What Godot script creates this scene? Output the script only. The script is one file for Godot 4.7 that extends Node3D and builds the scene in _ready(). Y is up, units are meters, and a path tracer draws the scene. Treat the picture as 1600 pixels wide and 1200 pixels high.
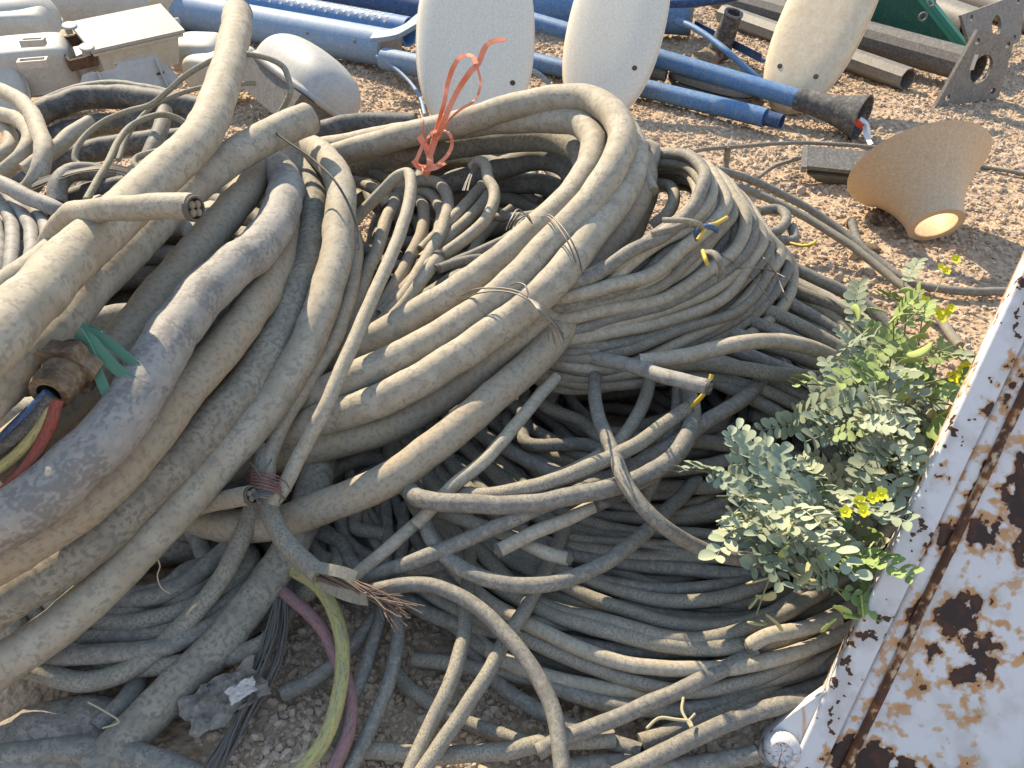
extends Node3D
# A yard of scrapped power cable: coils and loose lengths of dusty cable, street-lamp parts behind, a flowering shrub and a rusty steel panel beside them.

const CAM_H := 1.5
const PITCH := 38.0
const FOV := 50.0
var rng := RandomNumberGenerator.new()
var used := {}
var M := {}
var wob := FastNoiseLite.new()
var F := 600.0 / tan(deg_to_rad(FOV * 0.5))

func _ready() -> void:
	rng.seed = 7
	wob.seed = 11
	wob.frequency = 1.0
	wob.noise_type = FastNoiseLite.TYPE_SIMPLEX_SMOOTH
	wob.fractal_octaves = 2
	# camera
	var cam := Camera3D.new()
	cam.name = "camera"
	cam.position = Vector3(0, CAM_H, 0)
	cam.rotation_degrees = Vector3(-PITCH, 0, 0)
	cam.fov = FOV
	cam.near = 0.05
	cam.far = 400.0
	add_child(cam)
	cam.current = true
	# sky and exposure
	var env := Environment.new()
	env.background_mode = Environment.BG_SKY
	var sk := ProceduralSkyMaterial.new()
	sk.sky_top_color = Color(0.52, 0.61, 0.73)
	sk.sky_horizon_color = Color(0.90, 0.88, 0.84)
	sk.sky_curve = 0.16
	sk.ground_bottom_color = Color(0.42, 0.35, 0.28)
	sk.ground_horizon_color = Color(0.62, 0.56, 0.48)
	sk.sun_angle_max = 1.0
	sk.energy_multiplier = 1.15
	var sky := Sky.new()
	sky.sky_material = sk
	env.sky = sky
	env.tonemap_mode = Environment.TONE_MAPPER_LINEAR
	env.tonemap_exposure = 1.95
	env.sdfgi_enabled = true
	env.ssao_enabled = true
	env.ssil_enabled = true
	var we := WorldEnvironment.new()
	we.name = "world_environment"
	we.environment = env
	add_child(we)
	# sun: behind the heap, to the left
	var sun := DirectionalLight3D.new()
	sun.name = "sun"
	sun.light_energy = 1.6
	sun.light_color = Color(1.0, 0.93, 0.815)
	sun.light_angular_distance = 0.6
	sun.shadow_enabled = true
	var to_sun := Vector3(-0.40, 0.60, -0.69).normalized()
	sun.look_at_from_position(to_sun * 20.0, Vector3.ZERO, Vector3.UP)
	add_child(sun)
	make_materials()
	ground()
	lamp_yard()
	poles()
	ground_coil()
	upper_coil()
	big_coil()
	under_coil()
	slack_coils()
	traced_cables()
	fittings()
	steel_panel()
	shrubs()

# ------------------------------------------------------------------ helpers
func P(px: float, py: float, h: float) -> Vector3:
	# the point at height h on the sight line through a spot of the 1600 x 1200 picture
	var b := (600.0 - py) / F
	var s := sin(deg_to_rad(PITCH))
	var c := cos(deg_to_rad(PITCH))
	var t := (h - CAM_H) / (b * c - s)
	return Vector3((px - 800.0) / F * t, h, -(c + b * s) * t)

func PD(px: float, py: float, d: float) -> Vector3:
	var b := (600.0 - py) / F
	var s := sin(deg_to_rad(PITCH))
	var c := cos(deg_to_rad(PITCH))
	return Vector3((px - 800.0) / F * d, CAM_H + (b * c - s) * d, -(c + b * s) * d)

func trace(a: Array) -> PackedVector3Array:
	var o := PackedVector3Array()
	for i in range(0, a.size(), 3):
		o.append(P(a[i], a[i + 1], a[i + 2]))
	return o

func traced(a: Array, d: float) -> PackedVector3Array:
	var o := PackedVector3Array()
	for i in range(0, a.size(), 2):
		o.append(PD(a[i], a[i + 1], d))
	return o

func numbered(n: String) -> String:
	if not used.has(n):
		used[n] = 0
		return n
	used[n] += 1
	return "%s_%03d" % [n, used[n]]

func tag(o: Node, label: String, category: String, group := "", kind := "") -> void:
	if label: o.set_meta("label", label)
	if category: o.set_meta("category", category)
	if group: o.set_meta("group", group)
	if kind: o.set_meta("kind", kind)

func thing(called: String, at: Vector3, label: String, category: String, group := "") -> Node3D:
	var o := Node3D.new()
	o.name = numbered(called)
	add_child(o)
	o.position = at
	tag(o, label, category, group)
	return o

class G:
	var v := PackedVector3Array()
	var n := PackedVector3Array()
	var uv := PackedVector2Array()
	var ix := PackedInt32Array()
	func add(p: Vector3, nn: Vector3, t := Vector2.ZERO) -> int:
		v.append(p); n.append(nn); uv.append(t)
		return v.size() - 1
	func tri(a: int, b: int, c: int) -> void:
		ix.append(a); ix.append(b); ix.append(c)
	func quad(a: Vector3, b: Vector3, c: Vector3, d: Vector3) -> void:
		# a flat four-cornered face, corners clockwise as seen from its front
		var nn := (c - a).cross(b - a).normalized()
		var l := a.distance_to(b)
		var w := a.distance_to(d)
		var i := add(a, nn, Vector2(0, 0)); add(b, nn, Vector2(l, 0)); add(c, nn, Vector2(l, w)); add(d, nn, Vector2(0, w))
		tri(i, i + 1, i + 2); tri(i, i + 2, i + 3)
	func box(c: Vector3, b: Basis, s: Vector3) -> void:
		var x := b.x * s.x * 0.5
		var y := b.y * s.y * 0.5
		var z := b.z * s.z * 0.5
		hexa([c - x - y - z, c + x - y - z, c + x - y + z, c - x - y + z, c - x + y - z, c + x + y - z, c + x + y + z, c - x + y + z])
	func hexa(q: Array) -> void:
		# eight corners: four of the bottom, four of the top
		var mid := Vector3.ZERO
		for p in q: mid += p / 8.0
		for f in [[0, 1, 2, 3], [4, 5, 6, 7], [0, 1, 5, 4], [1, 2, 6, 5], [2, 3, 7, 6], [3, 0, 4, 7]]:
			var a: Vector3 = q[f[0]]
			var b2: Vector3 = q[f[1]]
			var c2: Vector3 = q[f[2]]
			var d: Vector3 = q[f[3]]
			var nn := (c2 - a).cross(b2 - a)
			if nn.dot((a + c2) * 0.5 - mid) < 0: quad(a, d, c2, b2)
			else: quad(a, b2, c2, d)
	func ring_join(a: int, b: int, k: int) -> void:
		for j in k:
			tri(a + j, b + j, b + j + 1); tri(a + j, b + j + 1, a + j + 1)
	func lathe(o: Vector3, axis: Vector3, prof: Array, seg := 24, side := Vector3.ZERO, sides_flat := false) -> void:
		# prof: [distance along axis, radius] pairs; a hard edge where a pair repeats
		var t := axis.normalized()
		var x := side
		if x == Vector3.ZERO: x = t.cross(Vector3.UP if absf(t.y) < 0.9 else Vector3.RIGHT)
		x = (x - t * x.dot(t)).normalized()
		var y := t.cross(x)
		for i in prof.size() - 1:
			var p: Array = prof[i]
			var q: Array = prof[i + 1]
			var dl: float = q[0] - p[0]
			var dr: float = q[1] - p[1]
			if absf(dl) + absf(dr) < 1e-7: continue
			var base := v.size()
			for e in 2:
				var c: Array = p if e == 0 else q
				# smooth normals along the profile unless hard
				var nl := -dr
				var nr := dl
				if e == 0 and i > 0:
					var o2: Array = prof[i - 1]
					var l2: float = p[0] - o2[0]
					var r2: float = p[1] - o2[1]
					if absf(l2) + absf(r2) > 1e-7 and Vector2(l2, r2).normalized().dot(Vector2(dl, dr).normalized()) > 0.75:
						nl = -(dr + r2); nr = dl + l2
				if e == 1 and i + 2 < prof.size():
					var o3: Array = prof[i + 2]
					var l3: float = o3[0] - q[0]
					var r3: float = o3[1] - q[1]
					if absf(l3) + absf(r3) > 1e-7 and Vector2(l3, r3).normalized().dot(Vector2(dl, dr).normalized()) > 0.75:
						nl = -(dr + r3); nr = dl + l3
				for j in seg + 1:
					var a := TAU * j / seg
					var d := x * cos(a) + y * sin(a)
					add(o + t * c[0] + d * c[1], (t * nl + d * nr).normalized(), Vector2(float(j) / seg, c[0] * 3.0 + c[1] * 3.0))
			for j in seg:
				var a0 := base + j
				var b0 := base + seg + 1 + j
				tri(a0, b0, b0 + 1); tri(a0, b0 + 1, a0 + 1)
	func egg(c: Vector3, b: Basis, r: Vector3, e1 := 1.0, e2 := 1.0, lo := -1.0, hi := 1.0, nu := 28, nv := 16) -> void:
		# superellipsoid, y up in basis b, latitude from lo to hi (shares of a quarter turn)
		var base := v.size()
		for i in nv + 1:
			var ph := (lo + (hi - lo) * i / nv) * PI * 0.5
			for j in nu + 1:
				var th := TAU * j / nu
				var cp := pw(cos(ph), e1)
				var sp := pw(sin(ph), e1)
				var p := Vector3(r.x * cp * pw(cos(th), e2), r.y * sp, r.z * cp * pw(sin(th), e2))
				var q := Vector3(pw(cos(ph), 2.0 - e1) * pw(cos(th), 2.0 - e2) / r.x, pw(sin(ph), 2.0 - e1) / r.y, pw(cos(ph), 2.0 - e1) * pw(sin(th), 2.0 - e2) / r.z)
				add(c + b * p, (b * q).normalized(), Vector2(float(j) / nu * 2.0, float(i) / nv))
		for i in nv:
			for j in nu:
				var a := base + i * (nu + 1) + j
				var d := a + nu + 1
				tri(a, d + 1, d); tri(a, a + 1, d + 1)
	func pw(a: float, e: float) -> float:
		return signf(a) * pow(absf(a), e)
	func slab(pts: PackedVector3Array, up: Vector3, th: float) -> void:
		# a flat outline given as points, thickened by th along -up
		var mid := Vector3.ZERO
		for p in pts: mid += p / pts.size()
		var k := pts.size()
		for sgn in [1.0, -1.0]:
			var off := Vector3.ZERO if sgn > 0 else -up * th
			var c := add(mid + off, up * sgn, Vector2(0, 0))
			for p in pts: add(p + off, up * sgn, Vector2((p - mid).x, (p - mid).z + (p - mid).y))
			for j in k:
				var a := c + 1 + j
				var b := c + 1 + (j + 1) % k
				var fr: bool = (v[b] - v[c]).cross(v[a] - v[c]).dot(up * sgn) > 0
				if fr: tri(c, a, b)
				else: tri(c, b, a)
		for j in k:
			var a: Vector3 = pts[j]
			var b: Vector3 = pts[(j + 1) % k]
			var nn := (b - a).cross(up).normalized()
			if nn.dot((a + b) * 0.5 - mid) < 0: nn = -nn
			var i := add(a, nn); add(b, nn, Vector2(0.1, 0)); add(b - up * th, nn, Vector2(0.1, th)); add(a - up * th, nn, Vector2(0, th))
			if (v[i + 2] - v[i]).cross(v[i + 1] - v[i]).dot(nn) > 0:
				tri(i, i + 1, i + 2); tri(i, i + 2, i + 3)
			else:
				tri(i, i + 2, i + 1); tri(i, i + 3, i + 2)
	func mesh(at: Vector3) -> ArrayMesh:
		var vv := v.duplicate()
		for i in vv.size(): vv[i] -= at
		for i in range(0, ix.size(), 3):
			var p := ix[i]
			var q := ix[i + 1]
			var w := ix[i + 2]
			if (v[w] - v[p]).cross(v[q] - v[p]).dot(n[p] + n[q] + n[w]) < 0.0:
				ix[i + 1] = w
				ix[i + 2] = q
		var a := []
		a.resize(Mesh.ARRAY_MAX)
		a[Mesh.ARRAY_VERTEX] = vv
		a[Mesh.ARRAY_NORMAL] = n
		a[Mesh.ARRAY_TEX_UV] = uv
		a[Mesh.ARRAY_INDEX] = ix
		var m := ArrayMesh.new()
		m.add_surface_from_arrays(Mesh.PRIMITIVE_TRIANGLES, a)
		return m

func base_of(parent: Node) -> Vector3:
	var p := Vector3.ZERO
	var o := parent
	while o != self and o is Node3D:
		p += (o as Node3D).position
		o = o.get_parent()
	return p

func put(called: String, g: G, m: Material, parent: Node = self, at := Vector3.INF) -> MeshInstance3D:
	var o := MeshInstance3D.new()
	if parent == self:
		o.name = numbered(called)
		if at == Vector3.INF: at = low_point(g.v)
		o.mesh = g.mesh(at)
		o.position = at
	else:
		o.name = called
		o.mesh = g.mesh(base_of(parent))
	o.material_override = m
	parent.add_child(o, true)
	return o

func low_point(v: PackedVector3Array) -> Vector3:
	var lo := v[0]
	var hi := v[0]
	for p in v:
		lo = lo.min(p)
		hi = hi.max(p)
	return Vector3((lo.x + hi.x) * 0.5, lo.y, (lo.z + hi.z) * 0.5)

# smooth curve through points, in steps of about st
func smooth(p: PackedVector3Array, st: float, closed := false) -> PackedVector3Array:
	var o := PackedVector3Array()
	var k := p.size()
	var segs := k if closed else k - 1
	for i in segs:
		var b := p[i]
		var c := p[(i + 1) % k]
		var a := p[(i - 1 + k) % k] if (closed or i > 0) else b * 2.0 - c
		var d := p[(i + 2) % k] if (closed or i + 2 < k) else c * 2.0 - b
		# centripetal spacing keeps uneven traces free of loops
		var t0 := 0.0
		var t1 := t0 + maxf(sqrt(a.distance_to(b)), 1e-3)
		var t2 := t1 + maxf(sqrt(b.distance_to(c)), 1e-3)
		var t3 := t2 + maxf(sqrt(c.distance_to(d)), 1e-3)
		var m := maxi(1, int(ceil(b.distance_to(c) / st)))
		for s in m:
			var t := t1 + (t2 - t1) * s / m
			var a1 := a * ((t1 - t) / (t1 - t0)) + b * ((t - t0) / (t1 - t0))
			var a2 := b * ((t2 - t) / (t2 - t1)) + c * ((t - t1) / (t2 - t1))
			var a3 := c * ((t3 - t) / (t3 - t2)) + d * ((t - t2) / (t3 - t2))
			var b1 := a1 * ((t2 - t) / (t2 - t0)) + a2 * ((t - t0) / (t2 - t0))
			var b2 := a2 * ((t3 - t) / (t3 - t1)) + a3 * ((t - t1) / (t3 - t1))
			o.append(b1 * ((t2 - t) / (t2 - t1)) + b2 * ((t - t1) / (t2 - t1)))
	if not closed: o.append(p[k - 1])
	return o

# a round hose along a path; returns the end frames
func hose(g: G, path: PackedVector3Array, r: float, seg := 12, rough := 1.0, closed := false, caps := true, r_end := -1.0) -> void:
	var pts := smooth(path, clampf(r * 0.55, 0.004, 0.022), closed)
	var n0 := pts.size()
	if closed: pts.append(pts[0])
	var k := pts.size()
	var sd := rng.randf() * 50.0
	var ln := 0.0
	var tile := maxf(TAU * r, 0.07) * 4.0
	var u0 := rng.randf()
	var v0 := rng.randf()
	var tw := rng.randf_range(-0.35, 0.35)
	var x := Vector3.ZERO
	var base := g.v.size()
	var last_t := Vector3.ZERO
	for i in k:
		var t: Vector3
		if closed: t = (pts[(i + 1) % n0] - pts[(i - 1 + n0) % n0]).normalized()
		else: t = (pts[mini(i + 1, k - 1)] - pts[maxi(i - 1, 0)]).normalized()
		if i == 0:
			x = Vector3.DOWN - t * t.dot(Vector3.DOWN)
			if x.length() < 0.2: x = Vector3.RIGHT - t * t.x
		else:
			x = x - t * x.dot(t)
			ln += pts[i].distance_to(pts[i - 1])
		x = x.normalized()
		last_t = t
		var y := t.cross(x)
		var s := ln + sd
		var fade := sin(PI * i / (k - 1.0)) if closed else 1.0
		var c := pts[i] + (x * wob.get_noise_2d(s * 9.0, 3.0) + y * wob.get_noise_2d(s * 9.0, 71.0)) * r * 0.10 * rough * fade
		c += (x * wob.get_noise_2d(s * 2.6, 13.0) + y * wob.get_noise_2d(s * 2.6, 171.0)) * minf(r, 0.02) * 0.30 * rough * fade
		var rr := r
		if r_end > 0.0: rr = lerpf(r, r_end, float(i) / (k - 1))
		for j in seg + 1:
			var a := TAU * j / seg
			var d := x * cos(a) + y * sin(a)
			var b := rr * (1.0 + 0.035 * rough * wob.get_noise_3d(cos(a) * 0.9, sin(a) * 0.9 + sd, s * 11.0))
			g.add(c + d * b, d, Vector2(u0 + float(j) / seg + tw * ln, v0 + ln / tile))
	for i in k - 1:
		g.ring_join(base + i * (seg + 1), base + (i + 1) * (seg + 1), seg)
	if caps and not closed:
		for e in 2:
			var b0 := base if e == 0 else base + (k - 1) * (seg + 1)
			var nn := -(pts[1] - pts[0]).normalized() if e == 0 else last_t
			var c := g.add(pts[0] if e == 0 else pts[k - 1], nn, Vector2(u0, v0))
			for j in seg + 1: g.add(g.v[b0 + j], nn, Vector2(u0 + 0.05 * cos(TAU * j / seg), v0 + 0.05 * sin(TAU * j / seg)))
			for j in seg:
				if e == 0: g.tri(c, c + 1 + j, c + 2 + j)
				else: g.tri(c, c + 2 + j, c + 1 + j)

# the cut face of a cable: sheath ring, filler, cores
func cut_face(at: Vector3, dir: Vector3, r: float, parent: Node, cores := 4, core_mat := "aluminium") -> void:
	var t := dir.normalized()
	var x := t.cross(Vector3.UP if absf(t.y) < 0.9 else Vector3.RIGHT).normalized()
	var y := t.cross(x)
	var g := G.new()
	g.lathe(at, t, [[-0.004, r * 1.0], [0.004, r * 0.985], [0.006, r * 0.95], [0.006, r * 0.95], [0.006, r * 0.80], [0.006, r * 0.80], [-0.002, r * 0.78]], 20)
	var ring := put("cut_end", g, M.cut, parent)
	var f := G.new()
	f.lathe(at, t, [[0.0, r * 0.79], [0.0006, 0.0001]], 20)
	put("filler", f, M.filler, ring)
	for i in cores:
		var a := TAU * (i + 0.3) / cores
		var c := at + (x * cos(a) + y * sin(a)) * r * (0.42 if cores > 1 else 0.0)
		var cr := r * (0.30 if cores > 2 else 0.5)
		var q := G.new()
		q.lathe(c, t, [[0.0, cr], [0.006, cr], [0.006, cr], [0.006, cr * 0.72], [0.006, cr * 0.72], [0.0075, cr * 0.7], [0.0075, cr * 0.7], [0.0078, 0.0001]], 10)
		put("core", q, M[core_mat], ring)

# flat band along a path: width w, thickness th, normal turns from n0 to n1
func band(g: G, path: PackedVector3Array, w: float, th: float, n0: Vector3, n1: Vector3) -> void:
	var pts := smooth(path, 0.012)
	var k := pts.size()
	var base := g.v.size()
	for i in k:
		var t := (pts[mini(i + 1, k - 1)] - pts[maxi(i - 1, 0)]).normalized()
		var nn := n0.lerp(n1, float(i) / (k - 1))
		nn = (nn - t * nn.dot(t)).normalized()
		var s := t.cross(nn)
		var q := [pts[i] - s * w * 0.5 + nn * th, pts[i] + s * w * 0.5 + nn * th, pts[i] + s * w * 0.5 - nn * th, pts[i] - s * w * 0.5 - nn * th]
		var ns := [nn, nn, s, s, -nn, -nn, -s, -s]
		var qi := [0, 1, 1, 2, 2, 3, 3, 0]
		for j in 8: g.add(q[qi[j]], ns[j], Vector2(float(j) / 8.0, i * 0.1))
	for i in k - 1:
		for f in 4:
			var a := base + i * 8 + f * 2
			var b := a + 8
			g.tri(a, a + 1, b + 1); g.tri(a, b + 1, b)

# ------------------------------------------------------------------ materials
func noise_bytes(sd: int, freq: float, kind: int, oct: int, size: int, high := 0) -> PackedByteArray:
	var f := FastNoiseLite.new()
	f.seed = sd
	f.frequency = freq
	f.noise_type = kind
	f.fractal_octaves = oct
	var im := f.get_seamless_image(size, size if high == 0 else high)
	im.convert(Image.FORMAT_L8)
	return im.get_data()

func tex(d: PackedByteArray, size: int, height := false) -> ImageTexture:
	var im := Image.create_from_data(size, d.size() / size / (1 if height else 3), false, Image.FORMAT_L8 if height else Image.FORMAT_RGB8, d)
	return ImageTexture.create_from_image(im)

func mat(c: Color, rough := 0.8, metal := 0.0) -> StandardMaterial3D:
	var m := StandardMaterial3D.new()
	m.albedo_color = c
	m.roughness = rough
	m.metallic = metal
	return m

# a coloured skin with patches of a second and third colour; colours are sRGB
func patchy(a: Color, b: Color, c: Color, t1: float, t2: float, n1: PackedByteArray, n2: PackedByteArray, n3: PackedByteArray, size: int, soft := 0.10) -> ImageTexture:
	var d := PackedByteArray()
	d.resize(n1.size() * 3)
	for i in n1.size():
		var x := n1[i] / 255.0
		var y := n2[i] / 255.0
		var z := n3[i] / 255.0
		var k := clampf((x * 0.62 + y * 0.38 - t1) / soft + 0.5, 0.0, 1.0)
		var q := clampf((z * 0.6 + y * 0.4 - t2) / soft + 0.5, 0.0, 1.0)
		var g := 0.90 + 0.20 * y
		d[i * 3] = clampi(int(lerpf(lerpf(a.r, b.r, k), c.r, q) * g * 255.0), 0, 255)
		d[i * 3 + 1] = clampi(int(lerpf(lerpf(a.g, b.g, k), c.g, q) * g * 255.0), 0, 255)
		d[i * 3 + 2] = clampi(int(lerpf(lerpf(a.b, b.b, k), c.b, q) * g * 255.0), 0, 255)
	return tex(d, size)

# cable sheath: base and dried-mud tones in large soft patches, scuffs along the cable, small worn specks
func sheath(a: Color, b: Color, c: Color, t: float, n1: PackedByteArray, st: PackedByteArray, n2: PackedByteArray, n3: PackedByteArray) -> ImageTexture:
	var d := PackedByteArray()
	d.resize(n1.size() * 3)
	for i in n1.size():
		var y := n3[i] / 255.0
		var s := st[i] / 255.0
		var k := clampf((n1[i] / 255.0 - 0.5) * 2.6 + 0.5, 0.0, 1.0)
		var q := clampf((n2[i] / 255.0 * 0.5 + y * 0.5 - t) / 0.16 + 0.5, 0.0, 1.0)
		var w := clampf((s * 0.55 + y * 0.45 - 0.60) / 0.08, 0.0, 1.0) * 0.55
		q = maxf(q, w)
		var g := 0.93 + 0.10 * y + 0.05 * s
		d[i * 3] = clampi(int(lerpf(lerpf(a.r, b.r, k), c.r, q) * g * 255.0), 0, 255)
		d[i * 3 + 1] = clampi(int(lerpf(lerpf(a.g, b.g, k), c.g, q) * g * 255.0), 0, 255)
		d[i * 3 + 2] = clampi(int(lerpf(lerpf(a.b, b.b, k), c.b, q) * g * 255.0), 0, 255)
	return tex(d, 256)

func skin(t: Texture2D, rough := 0.9, bump: Texture2D = null, bs := 0.15) -> StandardMaterial3D:
	var m := StandardMaterial3D.new()
	m.albedo_texture = t
	m.roughness = rough
	m.metallic_specular = 0.35
	if bump:
		m.heightmap_enabled = true
		m.heightmap_texture = bump
		m.heightmap_scale = bs
	return m

func make_materials() -> void:
	var S := 512
	var coarse := noise_bytes(1, 0.012, FastNoiseLite.TYPE_SIMPLEX_SMOOTH, 5, S)
	var fine := noise_bytes(2, 0.055, FastNoiseLite.TYPE_SIMPLEX_SMOOTH, 4, S)
	var blot := noise_bytes(3, 0.030, FastNoiseLite.TYPE_SIMPLEX_SMOOTH, 4, S)
	var grain := noise_bytes(4, 0.16, FastNoiseLite.TYPE_SIMPLEX_SMOOTH, 3, S)
	var bump := tex(fine, S, true)
	var gbump := tex(grain, S, true)
	M.bump = bump
	# cable sheaths: black rubber under more or less dried mud; 256 pixels round, 1024 along
	var W := 256
	var big := noise_bytes(41, 0.010, FastNoiseLite.TYPE_SIMPLEX_SMOOTH, 4, W, 1024)
	var mid := noise_bytes(42, 0.032, FastNoiseLite.TYPE_SIMPLEX_SMOOTH, 4, W, 1024)
	var small := noise_bytes(43, 0.085, FastNoiseLite.TYPE_SIMPLEX_SMOOTH, 3, W, 1024)
	var mid2 := noise_bytes(44, 0.05, FastNoiseLite.TYPE_SIMPLEX_SMOOTH, 3, W, 1024)
	var cb := tex(small, W, true)
	var streaks := PackedByteArray()
	streaks.resize(big.size())
	for y in 1024:
		for x in W: streaks[y * W + x] = big[y * W + (x * 5) % W]
	var dust := Color(0.615, 0.575, 0.50)
	var pale := Color(0.655, 0.62, 0.55)
	M.tan = skin(sheath(dust, pale, Color(0.54, 0.51, 0.455), 0.59, big, streaks, mid, small), 0.72, cb, 0.03)
	M.mottle = skin(sheath(Color(0.58, 0.55, 0.485), Color(0.52, 0.495, 0.44), Color(0.45, 0.43, 0.39), 0.545, big, streaks, mid2, small), 0.72, cb, 0.03)
	M.grey = skin(sheath(Color(0.475, 0.46, 0.425), Color(0.55, 0.525, 0.475), Color(0.42, 0.405, 0.375), 0.56, big, streaks, mid, small), 0.68, cb, 0.03)
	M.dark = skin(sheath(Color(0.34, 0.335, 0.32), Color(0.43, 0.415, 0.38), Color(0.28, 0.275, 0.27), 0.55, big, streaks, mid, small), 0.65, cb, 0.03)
	M.ochre = skin(sheath(Color(0.61, 0.57, 0.495), Color(0.62, 0.56, 0.47), Color(0.53, 0.49, 0.43), 0.57, big, streaks, mid2, small), 0.75, cb, 0.03)
	M.lilac = skin(sheath(Color(0.60, 0.58, 0.545), Color(0.555, 0.54, 0.51), Color(0.46, 0.445, 0.425), 0.56, mid, streaks, big, small), 0.68, cb, 0.03)
	M.thin = skin(sheath(Color(0.56, 0.53, 0.46), Color(0.60, 0.57, 0.49), Color(0.44, 0.42, 0.37), 0.58, big, streaks, mid, small), 0.75, cb, 0.03)
	M.yellow_wire = skin(patchy(Color(0.66, 0.63, 0.40), Color(0.60, 0.57, 0.42), Color(0.50, 0.45, 0.33), 0.5, 0.62, coarse, fine, blot, S), 0.7)
	M.pink_wire = skin(patchy(Color(0.55, 0.40, 0.40), Color(0.52, 0.43, 0.41), Color(0.42, 0.34, 0.33), 0.5, 0.6, coarse, fine, blot, S), 0.75)
	M.red_wire = skin(patchy(Color(0.56, 0.27, 0.23), Color(0.50, 0.32, 0.27), Color(0.38, 0.24, 0.20), 0.5, 0.6, coarse, fine, blot, S), 0.7)
	M.blue_wire = skin(patchy(Color(0.24, 0.36, 0.54), Color(0.33, 0.39, 0.48), Color(0.24, 0.27, 0.33), 0.5, 0.6, coarse, fine, blot, S), 0.7)
	M.bright_yellow = mat(Color(0.74, 0.63, 0.22), 0.6)
	M.cut = mat(Color(0.36, 0.33, 0.29), 0.9)
	M.filler = mat(Color(0.16, 0.14, 0.12), 0.95)
	M.aluminium = mat(Color(0.52, 0.48, 0.42), 0.6, 0.3)
	M.copper = mat(Color(0.47, 0.40, 0.34), 0.75, 0.1)
	M.steel_wire = mat(Color(0.50, 0.48, 0.45), 0.55, 0.5)
	M.dull_wire = mat(Color(0.40, 0.38, 0.35), 0.7, 0.2)
	# painted and moulded lamp parts
	M.cream = skin(patchy(Color(0.675, 0.665, 0.635), Color(0.645, 0.63, 0.595), Color(0.58, 0.56, 0.51), 0.5, 0.68, coarse, fine, blot, S, 0.3), 0.6, gbump, 0.03)
	M.cream_warm = skin(patchy(Color(0.82, 0.76, 0.65), Color(0.77, 0.70, 0.59), Color(0.67, 0.60, 0.50), 0.5, 0.68, coarse, fine, blot, S, 0.3), 0.65, gbump, 0.03)
	M.cover = skin(patchy(Color(0.83, 0.80, 0.735), Color(0.815, 0.78, 0.71), Color(0.785, 0.745, 0.67), 0.5, 0.7, coarse, fine, blot, S, 0.4), 0.6, gbump, 0.03)
	M.cover.backlight = Color(0.5, 0.46, 0.38)
	M.cream_warm.backlight = Color(0.5, 0.45, 0.36)
	M.lamp_grey = skin(patchy(Color(0.67, 0.665, 0.65), Color(0.63, 0.62, 0.595), Color(0.58, 0.56, 0.52), 0.5, 0.66, coarse, fine, blot, S, 0.3), 0.55, gbump, 0.03)
	M.pale_grey = skin(patchy(Color(0.76, 0.745, 0.70), Color(0.72, 0.70, 0.64), Color(0.64, 0.60, 0.53), 0.5, 0.66, coarse, fine, blot, S, 0.3), 0.6, gbump, 0.03)
	M.blue = skin(patchy(Color(0.27, 0.435, 0.635), Color(0.37, 0.505, 0.645), Color(0.47, 0.50, 0.52), 0.50, 0.60, coarse, fine, blot, S, 0.22), 0.55, gbump, 0.03)
	M.light_blue = skin(patchy(Color(0.42, 0.535, 0.66), Color(0.49, 0.575, 0.66), Color(0.57, 0.59, 0.60), 0.48, 0.62, coarse, fine, blot, S, 0.25), 0.6, gbump, 0.03)
	M.deep_blue = skin(patchy(Color(0.15, 0.25, 0.42), Color(0.22, 0.32, 0.45), Color(0.36, 0.38, 0.40), 0.52, 0.64, coarse, fine, blot, S, 0.22), 0.55, gbump, 0.03)
	M.galv = skin(patchy(Color(0.48, 0.475, 0.46), Color(0.43, 0.425, 0.41), Color(0.53, 0.50, 0.46), 0.5, 0.58, coarse, fine, blot, S, 0.22), 0.6, gbump, 0.03)
	M.galv.metallic = 0.15
	M.dark_galv = skin(patchy(Color(0.34, 0.34, 0.34), Color(0.40, 0.39, 0.375), Color(0.48, 0.455, 0.42), 0.5, 0.6, coarse, fine, blot, S, 0.22), 0.65, gbump, 0.03)
	M.cast = skin(patchy(Color(0.27, 0.275, 0.285), Color(0.36, 0.355, 0.345), Color(0.46, 0.44, 0.41), 0.5, 0.6, fine, blot, coarse, S), 0.8, gbump, 0.1)
	M.green = mat(Color(0.16, 0.46, 0.38), 0.55)
	M.green_dust = skin(patchy(Color(0.13, 0.35, 0.31), Color(0.20, 0.38, 0.34), Color(0.35, 0.42, 0.39), 0.52, 0.68, coarse, fine, blot, S, 0.25), 0.6)
	M.cone = skin(patchy(Color(0.75, 0.66, 0.54), Color(0.765, 0.68, 0.565), Color(0.715, 0.62, 0.50), 0.5, 0.66, coarse, fine, blot, S, 0.3), 0.55, gbump, 0.03)
	M.cone.backlight = Color(0.5, 0.36, 0.22)
	M.black = mat(Color(0.10, 0.10, 0.10), 0.7)
	M.bolt = mat(Color(0.30, 0.24, 0.18), 0.8, 0.3)
	M.brown = skin(patchy(Color(0.34, 0.26, 0.21), Color(0.40, 0.33, 0.27), Color(0.27, 0.21, 0.18), 0.5, 0.6, coarse, fine, blot, S), 0.85)
	M.gland = skin(patchy(Color(0.43, 0.365, 0.29), Color(0.50, 0.44, 0.36), Color(0.31, 0.26, 0.21), 0.5, 0.58, fine, blot, coarse, S), 0.85, bump)
	M.orange = mat(Color(0.84, 0.50, 0.37), 0.5)
	M.orange.backlight = Color(0.7, 0.36, 0.25)
	M.green_strap = mat(Color(0.33, 0.50, 0.41), 0.6)
	M.pink_tie = mat(Color(0.60, 0.36, 0.34), 0.6)
	M.orange_clip = mat(Color(0.80, 0.26, 0.12), 0.5)
	M.paper = mat(Color(0.74, 0.70, 0.66), 0.9)
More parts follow.
